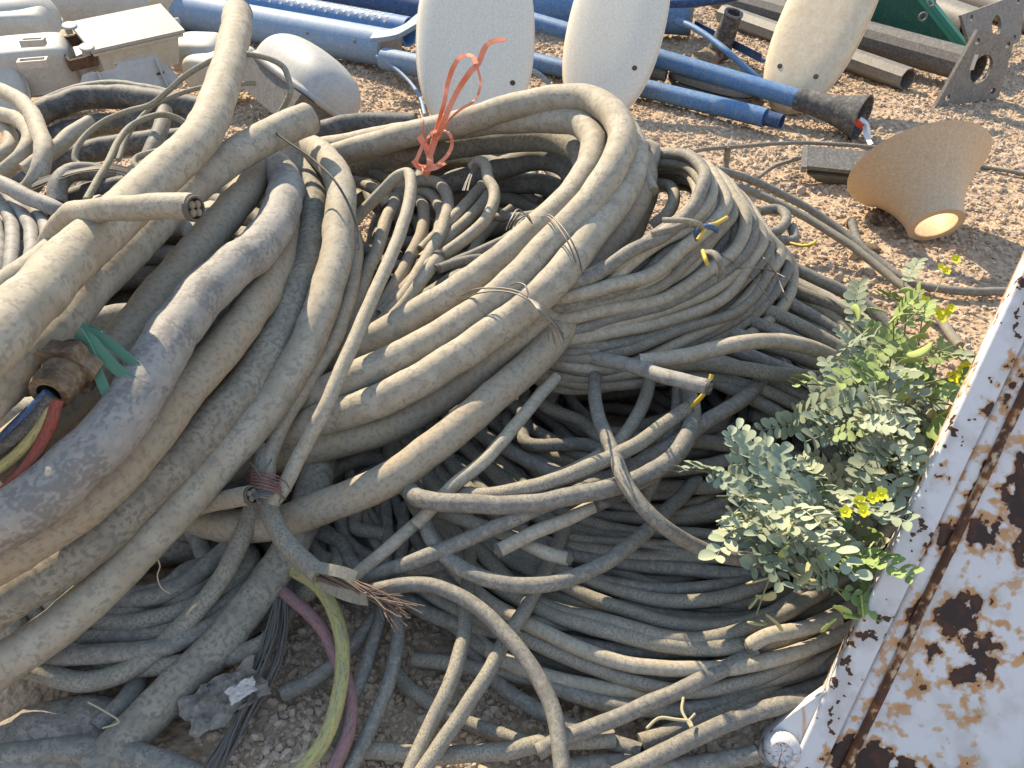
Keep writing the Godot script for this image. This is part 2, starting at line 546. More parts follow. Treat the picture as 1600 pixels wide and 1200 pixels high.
	M.sack = skin(patchy(Color(0.50, 0.47, 0.43), Color(0.55, 0.52, 0.47), Color(0.42, 0.39, 0.35), 0.5, 0.6, coarse, fine, blot, S), 0.9, bump, 0.3)
	M.string = mat(Color(0.66, 0.62, 0.50), 0.9)
	M.glass_white = mat(Color(0.82, 0.82, 0.82), 0.3)
	for k in ["cream", "cream_warm", "cover", "lamp_grey", "pale_grey", "blue", "light_blue", "deep_blue", "galv", "dark_galv", "cast", "cone", "green_dust", "brown", "gland", "sack"]:
		M[k].uv1_triplanar = true
		M[k].uv1_scale = Vector3.ONE * 2.6
	# ground
	M.soil = skin(patchy(Color(0.665, 0.575, 0.475), Color(0.70, 0.615, 0.515), Color(0.59, 0.50, 0.405), 0.5, 0.58, coarse, fine, blot, S, 0.2), 0.98, bump, 0.8)
	M.soil.uv1_scale = Vector3(1.1, 1.1, 1.1)
	M.rock = skin(patchy(Color(0.56, 0.47, 0.38), Color(0.62, 0.54, 0.45), Color(0.48, 0.40, 0.32), 0.5, 0.58, coarse, fine, blot, S, 0.2), 0.98, bump, 0.5)
	M.stone = mat(Color(1, 1, 1), 0.95)
	M.stone.vertex_color_use_as_albedo = true
	# plant
	M.leaf = leaf_mat(Color(0.57, 0.595, 0.49))
	M.leaf_pale = leaf_mat(Color(0.625, 0.65, 0.545))
	M.leaf_blue = leaf_mat(Color(0.52, 0.56, 0.475))
	M.leaf_dark = leaf_mat(Color(0.49, 0.52, 0.43))
	M.leaf_olive = leaf_mat(Color(0.52, 0.57, 0.38))
	M.leaf_young = leaf_mat(Color(0.53, 0.60, 0.36))
	M.pod = leaf_mat(Color(0.60, 0.65, 0.38))
	M.pod_dry = leaf_mat(Color(0.64, 0.63, 0.47))
	M.stem = mat(Color(0.45, 0.46, 0.31), 0.8)
	M.petal = mat(Color(0.88, 0.84, 0.10), 0.6)
	M.petal.backlight = Color(0.5, 0.45, 0.05)
	rusty_materials()

func leaf_mat(c: Color) -> StandardMaterial3D:
	var m := mat(c, 0.75)
	m.backlight = Color(c.r * 0.55, c.g * 0.65, c.b * 0.3)
	m.metallic_specular = 0.3
	return m

# white paint over rusting steel: bare metal where the paint has flaked, rust stain round it
func rusty_materials() -> void:
	var S := 1024
	var a := noise_bytes(21, 0.0045, FastNoiseLite.TYPE_SIMPLEX_SMOOTH, 6, S)
	var b := noise_bytes(22, 0.03, FastNoiseLite.TYPE_SIMPLEX_SMOOTH, 5, S)
	var c := noise_bytes(23, 0.010, FastNoiseLite.TYPE_SIMPLEX_SMOOTH, 5, S)
	for which in 2:
		var d := PackedByteArray()
		d.resize(S * S * 3)
		var h := PackedByteArray()
		h.resize(S * S)
		for y in S:
			for x in S:
				var i := y * S + x
				var u := float(x) / S
				var n := (a[i] * 0.5 + a[((y * S) + (x * 3) % S)] * 0.5) / 255.0
				var f := b[i] / 255.0
				var m := c[i] / 255.0
				var bias := -0.085
				if which == 0:
					# the sheet: rust gathers in the fold beside the bead and runs out into the panel
					bias = 0.17 * exp(-pow((u - 0.03) / 0.06, 2.0)) + 0.15 * exp(-pow((u - 0.12) / 0.075, 2.0)) + 0.04 * exp(-pow((u - 0.50) / 0.05, 2.0)) - 0.14
				var k := n * 0.55 + m * 0.27 + f * 0.18 + bias
				var bare := clampf((k - 0.60) / 0.006 + 0.5, 0.0, 1.0)
				if which == 1: bare = maxf(bare, clampf((f * 0.62 + m * 0.38 - 0.655) / 0.012, 0.0, 1.0))
				var stain := clampf((k + (f - 0.5) * 0.20 - 0.505) / 0.09, 0.0, 1.0) * (1.0 - bare)
				stain = maxf(stain, clampf((m * 0.45 + f * 0.55 + bias * 1.3 - 0.60) / 0.10, 0.0, 0.75) * (1.0 - bare))
				if which == 1: stain = maxf(stain, clampf((exp(-pow((u - 0.245) / 0.022, 2.0)) * 0.62 + f * 0.30 + m * 0.35 + n * 0.3 - 0.86) / 0.10, 0.0, 0.85) * (1.0 - bare))
				var col := Color(0.77, 0.765, 0.765).lerp(Color(0.70, 0.685, 0.67), clampf((m - 0.4) * 3.0, 0.0, 1.0))
				col = col.lerp(Color(0.56, 0.35, 0.19).lerp(Color(0.74, 0.57, 0.38), f), stain * 0.9)
				col = col.lerp(Color(0.20, 0.155, 0.145).lerp(Color(0.30, 0.19, 0.13), clampf((f - 0.45) * 3.0, 0.0, 1.0)), bare)
				d[i * 3] = int(col.r * 255.0); d[i * 3 + 1] = int(col.g * 255.0); d[i * 3 + 2] = int(col.b * 255.0)
				h[i] = clampi(int((1.0 - bare) * 170.0 + f * 50.0), 0, 255)
		var mm := skin(tex(d, S), 0.5, tex(h, S, true), 0.2)
		M["rust_sheet" if which == 0 else "rust_rail"] = mm
	M.rust_bead = skin(patchy(Color(0.33, 0.23, 0.18), Color(0.45, 0.30, 0.19), Color(0.66, 0.58, 0.48), 0.5, 0.62, noise_bytes(31, 0.02, 3, 4, 256), noise_bytes(32, 0.08, 3, 3, 256), noise_bytes(33, 0.02, 3, 4, 256), 256), 0.85)

# ------------------------------------------------------------------ ground
func relief(x: float, z: float) -> float:
	return wob.get_noise_2d(x * 0.9, z * 0.9) * 0.022 + wob.get_noise_2d(x * 5.0 + 40.0, z * 5.0) * 0.007

func ground() -> void:
	var g := G.new()
	var k := 240
	for i in k + 1:
		for j in k + 1:
			var a := (float(i) / k) * 2.0 - 1.0
			var b := (float(j) / k) * 2.0 - 1.0
			var x := a * 5.0 + pow(a, 7.0) * 75.0 + 0.6
			var z := b * 4.2 + pow(b, 7.0) * 75.0 - 3.4
			var e := 0.02
			var nn := Vector3(relief(x - e, z) - relief(x + e, z), 2.0 * e, relief(x, z - e) - relief(x, z + e)).normalized()
			g.add(Vector3(x, relief(x, z) - 0.012, z), nn, Vector2(x, z))
	for i in k:
		for j in k:
			var a := i * (k + 1) + j
			g.tri(a, a + 1, a + k + 2); g.tri(a, a + k + 2, a + k + 1)
	var o := put("ground", g, M.soil, self, Vector3.ZERO)
	tag(o, "dry brown earth of the yard strewn with gravel", "ground", "", "structure")
	# gravel: broken stones of three shapes
	var cols := [Color(0.43, 0.34, 0.25), Color(0.46, 0.37, 0.28), Color(0.40, 0.315, 0.235), Color(0.48, 0.40, 0.315), Color(0.37, 0.295, 0.225), Color(0.44, 0.355, 0.27)]
	for sh in 3:
		var s := G.new()
		var bas := Basis.IDENTITY
		s.egg(Vector3.ZERO, bas, Vector3(1.0, 0.62, 0.8), 0.8, 0.8, -1.0, 1.0, 8, 5)
		for i in s.v.size():
			var p := s.v[i]
			s.v[i] = p * (1.0 + 0.55 * wob.get_noise_3d(p.x * 1.3 + sh * 9.0, p.y * 1.3, p.z * 1.3))
		# broken faces: flat shading
		var fl := G.new()
		for i in range(0, s.ix.size(), 3):
			var a := s.v[s.ix[i]]
			var b := s.v[s.ix[i + 1]]
			var c := s.v[s.ix[i + 2]]
			var nn := (c - a).cross(b - a)
			if nn.length() < 1e-5: continue
			nn = nn.normalized()
			if nn.dot(a + b + c) < 0: nn = -nn
			var q := fl.add(a, nn); fl.add(b, nn); fl.add(c, nn)
			fl.tri(q, q + 1, q + 2)
		var me := fl.mesh(Vector3.ZERO)
		me.surface_set_material(0, M.stone)
		var mm := MultiMesh.new()
		mm.transform_format = MultiMesh.TRANSFORM_3D
		mm.use_colors = true
		mm.mesh = me
		var tr: Array[Transform3D] = []
		var cl: Array[Color] = []
		for i in 46000:
			var x := rng.randf_range(-2.4, 4.6)
			var z := -1.9 - 5.2 * rng.randf()
			if i % 10 == 0:
				x = rng.randf_range(-0.6, 0.7)
				z = rng.randf_range(-1.5, -0.6)
			if wob.get_noise_2d(x * 1.7 + 90.0, z * 1.7) < -0.4 and rng.randf() < 0.4: continue
			var r := 0.0035 + 0.0115 * pow(rng.randf(), 3.0)
			if z > -1.6: r = minf(r, 0.012)
			elif rng.randf() < 0.02: r *= rng.randf_range(1.4, 2.3)
			var bs := Basis.from_euler(Vector3(rng.randf() * TAU, rng.randf() * TAU, rng.randf() * TAU)).scaled(Vector3.ONE * r)
			tr.append(Transform3D(bs, Vector3(x, relief(x, z) - 0.012 + r * 0.1, z)))
			var c: Color = cols[rng.randi() % cols.size()]
			cl.append(Color(c.r, c.g * 0.96, c.b * 0.91) * rng.randf_range(0.85, 1.15))
		mm.instance_count = tr.size()
		for i in tr.size():
			mm.set_instance_transform(i, tr[i])
			mm.set_instance_color(i, cl[i])
		var mi := MultiMeshInstance3D.new()
		mi.name = numbered("gravel")
		mi.multimesh = mm
		add_child(mi)
		tag(mi, "loose broken brown gravel scattered over the earth", "gravel", "gravel on the ground", "stuff")
	# single larger stones and tufts
	for a in [[1368, 345, 0.020], [1330, 350, 0.022], [1362, 390, 0.03], [1100, 98, 0.09], [1310, 75, 0.05], [1300, 118, 0.05], [1270, 110, 0.045], [1240, 120, 0.05], [1165, 150, 0.05], [1180, 160, 0.045], [1150, 158, 0.04]]:
		var s := G.new()
		var p := P(a[0], a[1], a[2] * 0.4)
		s.egg(Vector3.ZERO, Basis.from_euler(Vector3(0.2, rng.randf() * 3.0, 0.1)), Vector3(1.0, 0.6, 0.8) * a[2], 0.7, 0.8, -1.0, 1.0, 14, 9)
		for i in s.v.size():
			s.v[i] = s.v[i] * (1.0 + 0.45 * wob.get_noise_3d(s.v[i].x / a[2] * 1.5 + a[0], s.v[i].y / a[2] * 1.5, s.v[i].z / a[2] * 1.5)) + p
		tag(put("rock", s, M.rock, self), rock_label(a[0]), "rock", "rocks on the gravel")

func rock_label(x: int) -> String:
	return {1368: "round grey stone lying just left of the tan cone", 1330: "small stone close to the lamp slab's shaded side", 1362: "pale stone in front of the tan cone, near the cable stub", 1100: "large brown clod beside the black post among blue poles", 1310: "clod lying against the octagonal grey pole, behind the cream oval panel", 1300: "clod on the rubble strip below the octagonal pole, farther right", 1270: "clod at the foot of the rightmost oval panel", 1240: "clod below the rightmost oval panel, beside the blue pole", 1165: "clod between the two parallel blue poles, left of three", 1180: "clod between the two parallel blue poles, right of three", 1150: "clod between the two parallel blue poles, nearest the grey lamp head"}[x]

# ------------------------------------------------------------------ lamp parts behind the heap
func basis_of(xdir: Vector3, up: Vector3) -> Basis:
	var x := xdir.normalized()
	var y := (up - x * up.dot(x)).normalized()
	return Basis(x, y, x.cross(y))

func oval_panel(foot: Vector3, half_w: float, length: float, lean: float, yaw: float, roll: float, m: Material, label: String, holes: Array, flat_top := 1.0) -> void:
	# a moulded oval lamp cover standing on its end and leaning back
	var t := thing("oval_lamp_cover", foot, label, "lamp cover", "oval lamp covers leaning on the poles")
	var up := Vector3(0, cos(lean), -sin(lean)).rotated(Vector3.UP, yaw)
	var side := Vector3.RIGHT.rotated(Vector3.UP, yaw)
	var nn := side.cross(up).normalized()
	up = up.rotated(nn, roll)
	side = up.cross(nn).normalized()
	var c := foot + up * length * 0.5
	var g := G.new()
	g.egg(c - nn * 0.02, Basis(side, nn, side.cross(nn)), Vector3(half_w, 0.06, length * 0.5), 0.62, 0.88 * flat_top, -0.05, 1.0, 64, 16)
	g.egg(c - nn * 0.028, Basis(side, nn, side.cross(nn)), Vector3(half_w * 0.985, 0.045, length * 0.492), 0.62, 0.88 * flat_top, -0.05, 1.0, 64, 10)
	put("shell", g, m, t)
	var rim := G.new()
	var pts := PackedVector3Array()
	for i in 60:
		var a := TAU * i / 60.0
		var e := 0.88 * flat_top
		pts.append(c - nn * 0.024 + side * half_w * 1.0 * signf(cos(a)) * pow(absf(cos(a)), e) + up * length * 0.5 * signf(sin(a)) * pow(absf(sin(a)), e))
	hose(rim, pts, 0.007, 6, 0.0, true)
	put("rim", rim, m, t)
	for h in holes:
		var q := G.new()
		var sx: float = h[0] * half_w
		var sy: float = h[1] * length * 0.5
		var rr := pow(pow(absf(h[0]), 2.0 / 0.88) + pow(absf(h[1]), 2.0 / 0.88), 0.5)
		var zz := 0.06 * pow(maxf(0.0, 1.0 - pow(rr, 2.0 / 0.62 * 0.88)), 0.31) - 0.02
		q.lathe(c + side * sx + up * sy + nn * (zz - 0.012), nn, [[0.0, 0.013], [0.014, 0.013], [0.0155, 0.011], [0.0155, 0.011], [0.0155, 0.0001]], 12)
		put("screw", q, M.bolt, t)

func housing(called: String, label: String, cat: String, c: Vector3, b: Basis, r: Vector3, m: Material, e1 := 0.45, e2 := 0.45) -> Node3D:
	var t := thing(called, c - Vector3.UP * r.y, label, cat, "lamp housings heaped behind the cables")
	var g := G.new()
	g.egg(c, b, r, e1, e2, 0.0, 1.0, 48, 14)
	g.egg(c, b, Vector3(r.x, r.y * 0.10, r.z), 0.25, e2, -1.0, 0.0, 48, 4)
	put("shell", g, m, t)
	var f := G.new()
	f.egg(c - b.y * 0.002, b, Vector3(r.x * 1.035, 0.012, r.z * 1.035), 0.25, e2, -1.0, 1.0, 48, 6)
	put("flange", f, m, t.get_node("shell"))
	return t

func lamp_yard() -> void:
	oval_panel(P(738, 214, 0.0), 0.285, 1.05, 0.78, 0.0, -0.02, M.cover, "cream oval lamp cover directly behind the orange ribbon", [[-0.62, 0.42], [0.66, -0.50]])
	oval_panel(P(928, 186, 0.0), 0.245, 1.05, 0.78, -0.32, 0.0, M.cover, "cream oval lamp cover in the middle, above the arched thick cables", [[0.62, -0.48]])
	oval_panel(P(1222, 172, 0.0), 0.215, 1.08, 0.74, -0.55, -0.06, M.cream_warm, "warm cream oval lamp cover on the right, behind the blue pole", [[-0.45, -0.62], [0.45, -0.64]])
	# the grey box with the lid
	var bx := basis_of(P(279, 22, 0.42) - P(114, 57, 0.40), Vector3(0.1, 1.0, 0.28))
	var bc := P(200, 46, 0.38)
	var t := thing("junction_box", bc - Vector3.UP * 0.1, "large pale grey box with flat lid and round hinge ears", "box")
	var g := G.new()
	g.hexa(corners(bc, bx, Vector3(0.40, 0.17, 0.24), 0.9, -0.085))
	put("body", g, M.pale_grey, t)
	g = G.new()
	g.box(bc + bx.y * 0.010, bx, Vector3(0.455, 0.016, 0.275))
	put("lid", g, M.cream, t)
	g = G.new()
	g.box(bc - bx.y * 0.012, bx, Vector3(0.44, 0.014, 0.262))
	put("gasket_rim", g, M.pale_grey, t)
	for s in [-1.0, 1.0]:
		g = G.new()
		var ec: Vector3 = bc - bx.x * 0.235 + bx.z * s * 0.105 + bx.y * 0.016
		g.lathe(ec, bx.y, [[0.0, 0.0001], [0.0, 0.034], [0.0, 0.034], [0.006, 0.034], [0.008, 0.030], [0.008, 0.030], [0.009, 0.0001]], 20)
		g.box(ec - bx.x * 0.01 - bx.y * 0.02, bx, Vector3(0.03, 0.03, 0.02))
		put("hinge_ear", g, M.cream, t)
	g = G.new()
	for q in [[-0.29, 0.0, 0.10, 0.012, 0.055, 0.19], ]:
		g.box(bc + bx.x * -0.325 - bx.y * 0.055, bx, Vector3(0.012, 0.055, 0.20))
		g.box(bc + bx.x * -0.265 - bx.y * 0.055 + bx.z * 0.10, bx, Vector3(0.13, 0.055, 0.012))
		g.box(bc + bx.x * -0.265 - bx.y * 0.055 - bx.z * 0.10, bx, Vector3(0.13, 0.055, 0.012))
	put("bracket", g, M.brown, t)
	g = G.new()
	g.lathe(bc + bx.x * 0.225 + bx.z * 0.02 + bx.y * 0.0, bx.x, [[0.0, 0.0001], [0.0, 0.018], [0.0, 0.018], [0.025, 0.016], [0.025, 0.016], [0.026, 0.0001]], 12)
	put("latch", g, M.cream, t)
	# bent mounting plate below the box
	var pb := basis_of(P(280, 100, 0.3) - P(115, 140, 0.28), Vector3(0.0, 0.75, -0.5))
	var pc := P(196, 128, 0.27)
	t = thing("mounting_plate", pc - Vector3.UP * 0.1, "light grey mounting plate with bent edge and one dark hole", "plate")
	g = G.new()
	var ol := PackedVector3Array()
	for q in [[-0.26, -0.075], [0.235, -0.075], [0.235, -0.03], [0.17, 0.085], [0.0, 0.085], [-0.01, 0.065], [-0.10, 0.065], [-0.115, 0.075], [-0.16, 0.07], [-0.215, 0.0]]:
		ol.append(pc + pb.x * q[0] + pb.y * q[1])
	g.slab(ol, pb.z, 0.006)
	put("plate", g, M.lamp_grey, t)
	g = G.new()
	g.box(pc + pb.x * 0.08 + pb.y * 0.086 - pb.z * 0.015, pb, Vector3(0.18, 0.006, 0.03))
	g.box(pc + pb.x * 0.0 - pb.y * 0.078 + pb.z * 0.010, pb, Vector3(0.46, 0.006, 0.028))
	put("lip", g, M.lamp_grey, t)
	for q in [[-0.10, 0.02], [0.165, 0.02]]:
		g = G.new()
		g.box(pc + pb.x * q[0] + pb.z * 0.014, pb, Vector3(0.006, 0.13, 0.026))
		put("rib", g, M.lamp_grey, t)
		g = G.new()
		g.lathe(pc + pb.x * (q[0] - 0.02) + pb.y * 0.0, pb.x, [[0.0, 0.0001], [0.0, 0.006], [0.0, 0.006], [0.035, 0.006], [0.035, 0.006], [0.036, 0.0001]], 8)
		put("pin", g, M.bolt, t)
	g = G.new()
	g.lathe(pc + pb.x * 0.045 + pb.y * -0.03, pb.z, [[0.0, 0.012], [0.0015, 0.012], [0.0015, 0.012], [0.0015, 0.0001]], 14)
	put("hole", g, M.black, t)
	# moulded housings
	var e := housing("lamp_housing", "cream block housing with a sunlit top below the box", "lamp housing", P(62, 128, 0.18), basis_of(Vector3(1, 0, -0.35), Vector3(0, 1, 0.15)), Vector3(0.19, 0.20, 0.13), M.cream, 0.3, 0.35)
	recess(e, P(52, 98, 0.385), basis_of(Vector3(1, 0, -0.3), Vector3.UP), 0.11, 0.05)
	e = housing("lamp_housing", "cream housing with a notch behind the brown bracket", "lamp housing", P(42, 75, 0.22), basis_of(Vector3(1, 0, -0.2), Vector3(0, 1, 0.1)), Vector3(0.16, 0.20, 0.12), M.cream, 0.35, 0.4)
	recess(e, P(52, 66, 0.425), basis_of(Vector3(1, 0, -0.2), Vector3.UP), 0.09, 0.04)
	housing("lamp_housing", "rounded cream dome housing near the upper left corner", "lamp housing", P(30, 42, 0.30), basis_of(Vector3(1, 0, -0.3), Vector3(0, 1, 0.1)), Vector3(0.21, 0.17, 0.20), M.cream, 0.8, 0.8)
	housing("lamp_housing", "long cream dome housing beyond the box lid", "lamp housing", P(135, 26, 0.20), basis_of(Vector3(1, 0, -0.2), Vector3(0, 1, 0.05)), Vector3(0.36, 0.19, 0.17), M.cream, 0.6, 0.7)
	housing("lamp_housing", "half hidden cream housing right of the box", "lamp housing", P(318, 96, 0.15), basis_of(Vector3(1, 0, 0.1), Vector3(0, 1, 0.15)), Vector3(0.14, 0.13, 0.12), M.cream, 0.45, 0.45)
	housing("lamp_housing", "cream housing at the picture's upper left edge", "lamp housing", P(-40, 60, 0.25), basis_of(Vector3(1, 0, 0.3), Vector3(0, 1, 0.1)), Vector3(0.16, 0.18, 0.14), M.cream, 0.5, 0.6)
	housing("lamp_housing", "grey angular housing low between box and tipped lamp head", "lamp housing", P(352, 120, 0.10), basis_of(Vector3(1, 0, 0.35), Vector3(0.1, 1, 0.2)), Vector3(0.17, 0.14, 0.14), M.pale_grey, 0.35, 0.35)
	housing("lamp_housing", "grey angular housing below the box, behind the dark arch", "lamp housing", P(120, 120, 0.15), basis_of(Vector3(1, 0, 0.2), Vector3(0.0, 1, 0.25)), Vector3(0.16, 0.15, 0.12), M.lamp_grey, 0.3, 0.3)
	housing("lamp_housing", "long grey housing at the very top left of the heap", "lamp housing", P(225, 2, 0.15), basis_of(Vector3(1, 0, 0.1), Vector3(0.0, 1, 0.1)), Vector3(0.30, 0.16, 0.16), M.pale_grey, 0.35, 0.4)
	oval_panel(P(20, 190, 0.10), 0.16, 0.46, 0.75, 0.15, 0.55, M.cream, "pale oval cover lying low beside the small coil at left", [])
	# street lamp head with dome
	var lx := (P(552, 190, 0.22) - P(405, 80, 0.24)).normalized()
	var lb := basis_of(lx, Vector3(0.55, 0.75, -0.45))
	var lc := P(474, 134, 0.20)
	t = thing("street_lamp_head", lc - Vector3.UP * 0.15, "pale grey domed street lamp head tipped beside the upright cable stub", "street lamp")
	g = G.new()
	g.egg(lc, lb, Vector3(0.38, 0.19, 0.19), 0.8, 0.7, 0.0, 1.0, 48, 16)
	put("dome", g, M.lamp_grey, t)
	g = G.new()
	g.egg(lc - lb.y * 0.012, lb, Vector3(0.39, 0.022, 0.20), 0.3, 0.7, -1.0, 1.0, 48, 6)
	put("rim", g, M.lamp_grey, t)
	g = G.new()
	g.hexa(corners(lc - lb.y * 0.03, lb, Vector3(0.72, 0.15, 0.34), 0.8, -0.075))
	put("lower_body", g, M.dark_galv, t)
	g = G.new()
	g.box(lc - lb.x * 0.335 + lb.y * 0.05, lb, Vector3(0.03, 0.05, 0.05))
	put("latch", g, M.lamp_grey, t)
	# lamp cone lying on its side
	var small := P(1463, 352, 0.088)
	var axis := Vector3(-0.06, 0.47, -0.88).normalized()
	t = thing("pole_base_cone", Vector3(small.x, 0, small.z - 0.15), "tan flared plastic cone tipped over on the gravel", "cone")
	g = G.new()
	var pr := [[0.0, 0.074], [0.0, 0.099], [0.0, 0.099], [0.02, 0.1], [0.05, 0.106], [0.09, 0.12], [0.13, 0.14], [0.17, 0.166], [0.21, 0.198], [0.245, 0.232], [0.262, 0.252], [0.268, 0.256], [0.268, 0.256], [0.266, 0.250], [0.243, 0.226], [0.208, 0.192], [0.168, 0.160], [0.128, 0.134], [0.088, 0.114], [0.05, 0.1], [0.006, 0.094], [0.006, 0.094], [0.005, 0.074], [0.005, 0.074], [0.0, 0.074]]
	g.lathe(small, axis, pr, 48)
	put("shell", g, M.cone, t)
	# flat lamp head on the gravel
	var a0 := P(1262, 246, 0.085)
	var a1 := P(1425, 262, 0.085)
	var sb := basis_of(a1 - a0, Vector3(0.05, 1.0, 0.25))
	var sc := (a0 + a1) * 0.5
	t = thing("flat_lamp_head", Vector3(sc.x, 0, sc.z), "flat grey lamp head lying left of the tan cone", "lamp head")
	g = G.new()
	g.box(sc, sb, Vector3(a0.distance_to(a1), 0.018, 0.15))
	put("top_plate", g, M.dark_galv, t)
	g = G.new()
	g.hexa(corners(sc - sb.y * 0.034, sb, Vector3(a0.distance_to(a1) * 0.97, 0.05, 0.14), 0.72, -0.025))
	put("housing", g, M.galv, t)
	g = G.new()
	g.box(sc - sb.x * (a0.distance_to(a1) * 0.5 + 0.012) - sb.y * 0.01, sb, Vector3(0.022, 0.03, 0.152))
	put("end_cap", g, M.galv, t)
	# green steel lid hanging over the poles
	var q0 := PD(1508, 80, 4.75)
	var q1 := PD(1395, -62, 4.95)
	var q2 := PD(1200, -90, 5.9)
	var q3 := PD(1235, 58, 5.6)
	t = thing("green_bin_lid", q0, "dark green steel lid with bright green rim above grey poles", "lid")
	g = G.new()
	var gn := (q1 - q0).cross(q3 - q0).normalized()
	g.hexa([q0, q1, q2, q3, q0 + gn * 0.006, q1 + gn * 0.006, q2 + gn * 0.006, q3 + gn * 0.006])
	put("sheet", g, M.green_dust, t)
	g = G.new()
	var rb := basis_of(q1 - q0, gn)
	g.box((q0 + q1) * 0.5 - gn * 0.02, rb, Vector3(q0.distance_to(q1), 0.05, 0.05))
	put("rim", g, M.green, t)
	g = G.new()
	var eb := basis_of(q3 - q0, gn)
	g.box((q0 + q3) * 0.5 - gn * 0.02, eb, Vector3(q0.distance_to(q3), 0.035, 0.035))
	put("rim", g, M.green_dust, t)
	g = G.new()
	g.box(PD(1312, 22, 5.25), eb, Vector3(0.22, 0.06, 0.03))
	put("bracket", g, M.green, t)
	for q in [[1442, 26, 4.78], [1455, 4, 4.78]]:
		g = G.new()
		var rc := PD(q[0], q[1], q[2])
		var ring := PackedVector3Array()
		for i in 12: ring.append(rc + Vector3(cos(TAU * i / 12.0) * 0.022, sin(TAU * i / 12.0) * 0.022, 0.0))
		hose(g, ring, 0.006, 6, 0.0, true)
		put("ring", g, M.galv, t)

func recess(t: Node3D, c: Vector3, b: Basis, w: float, d: float) -> void:
	# a shallow moulded tray on top of a housing, with raised lips
	var g := G.new()
	for s in [-1.0, 1.0]:
		g.box(c + b.x * s * w * 0.5, b, Vector3(0.010, 0.03, d + 0.01))
		g.box(c + b.z * s * d * 0.5, b, Vector3(w - 0.0105, 0.03, 0.010))
	put("tray_lip", g, M.cream, t)

func corners(c: Vector3, b: Basis, s: Vector3, taper: float, dy: float) -> Array:
	# a box whose bottom is smaller by taper; dy moves it along its own up
	var o := []
	for e in 2:
		var k := taper if e == 0 else 1.0
		var y := b.y * (dy + (-0.5 if e == 0 else 0.5) * s.y)
		for q in [[-1, -1], [1, -1], [1, 1], [-1, 1]]:
			o.append(c + y + b.x * s.x * 0.5 * k * q[0] + b.z * s.z * 0.5 * k * q[1])
	return o

# ------------------------------------------------------------------ poles
func pole(called: String, a: Vector3, b: Vector3, ra: float, rb: float, m: Material, label: String, group: String, seg := 32, end_plate := "") -> Node3D:
	var t := thing(called, Vector3((a.x + b.x) * 0.5, minf(a.y, b.y) - maxf(ra, rb), (a.z + b.z) * 0.5), label, "pole", group)
	var l := a.distance_to(b)
	var g := G.new()
	var wall := 0.008
	if seg > 12:
		g.lathe(a, b - a, [[0.0, ra - wall], [0.0, ra], [0.0, ra], [l, rb], [l, rb], [l, rb - wall], [l, rb - wall], [0.0, ra - wall]], seg)
	else:
		# faceted pole
		var ax := (b - a).normalized()
		var x := ax.cross(Vector3.UP).normalized()
		var y := x.cross(ax)
		for j in seg:
			var t0 := TAU * (j + 0.5) / seg
			var t1 := TAU * (j + 1.5) / seg
			var d0 := x * cos(t0) + y * sin(t0)
			var d1 := x * cos(t1) + y * sin(t1)
			g.quad(a + d0 * ra, a + d1 * ra, b + d1 * rb, b + d0 * rb)
			g.quad(a + d0 * (ra - wall), a + d1 * (ra - wall), b + d1 * (rb - wall), b + d0 * (rb - wall))
			g.quad(b + d0 * rb, b + d1 * rb, b + d1 * (rb - wall), b + d0 * (rb - wall))
	put("shaft", g, m, t)
	if end_plate:
		g = G.new()
		g.lathe(b, b - a, [[0.001, 0.0001], [0.001, rb * 1.02], [0.001, rb * 1.02], [0.018, rb * 1.02], [0.018, rb * 1.02], [0.019, 0.0001]], 32)
		put(end_plate, g, M.galv, t)
	return t

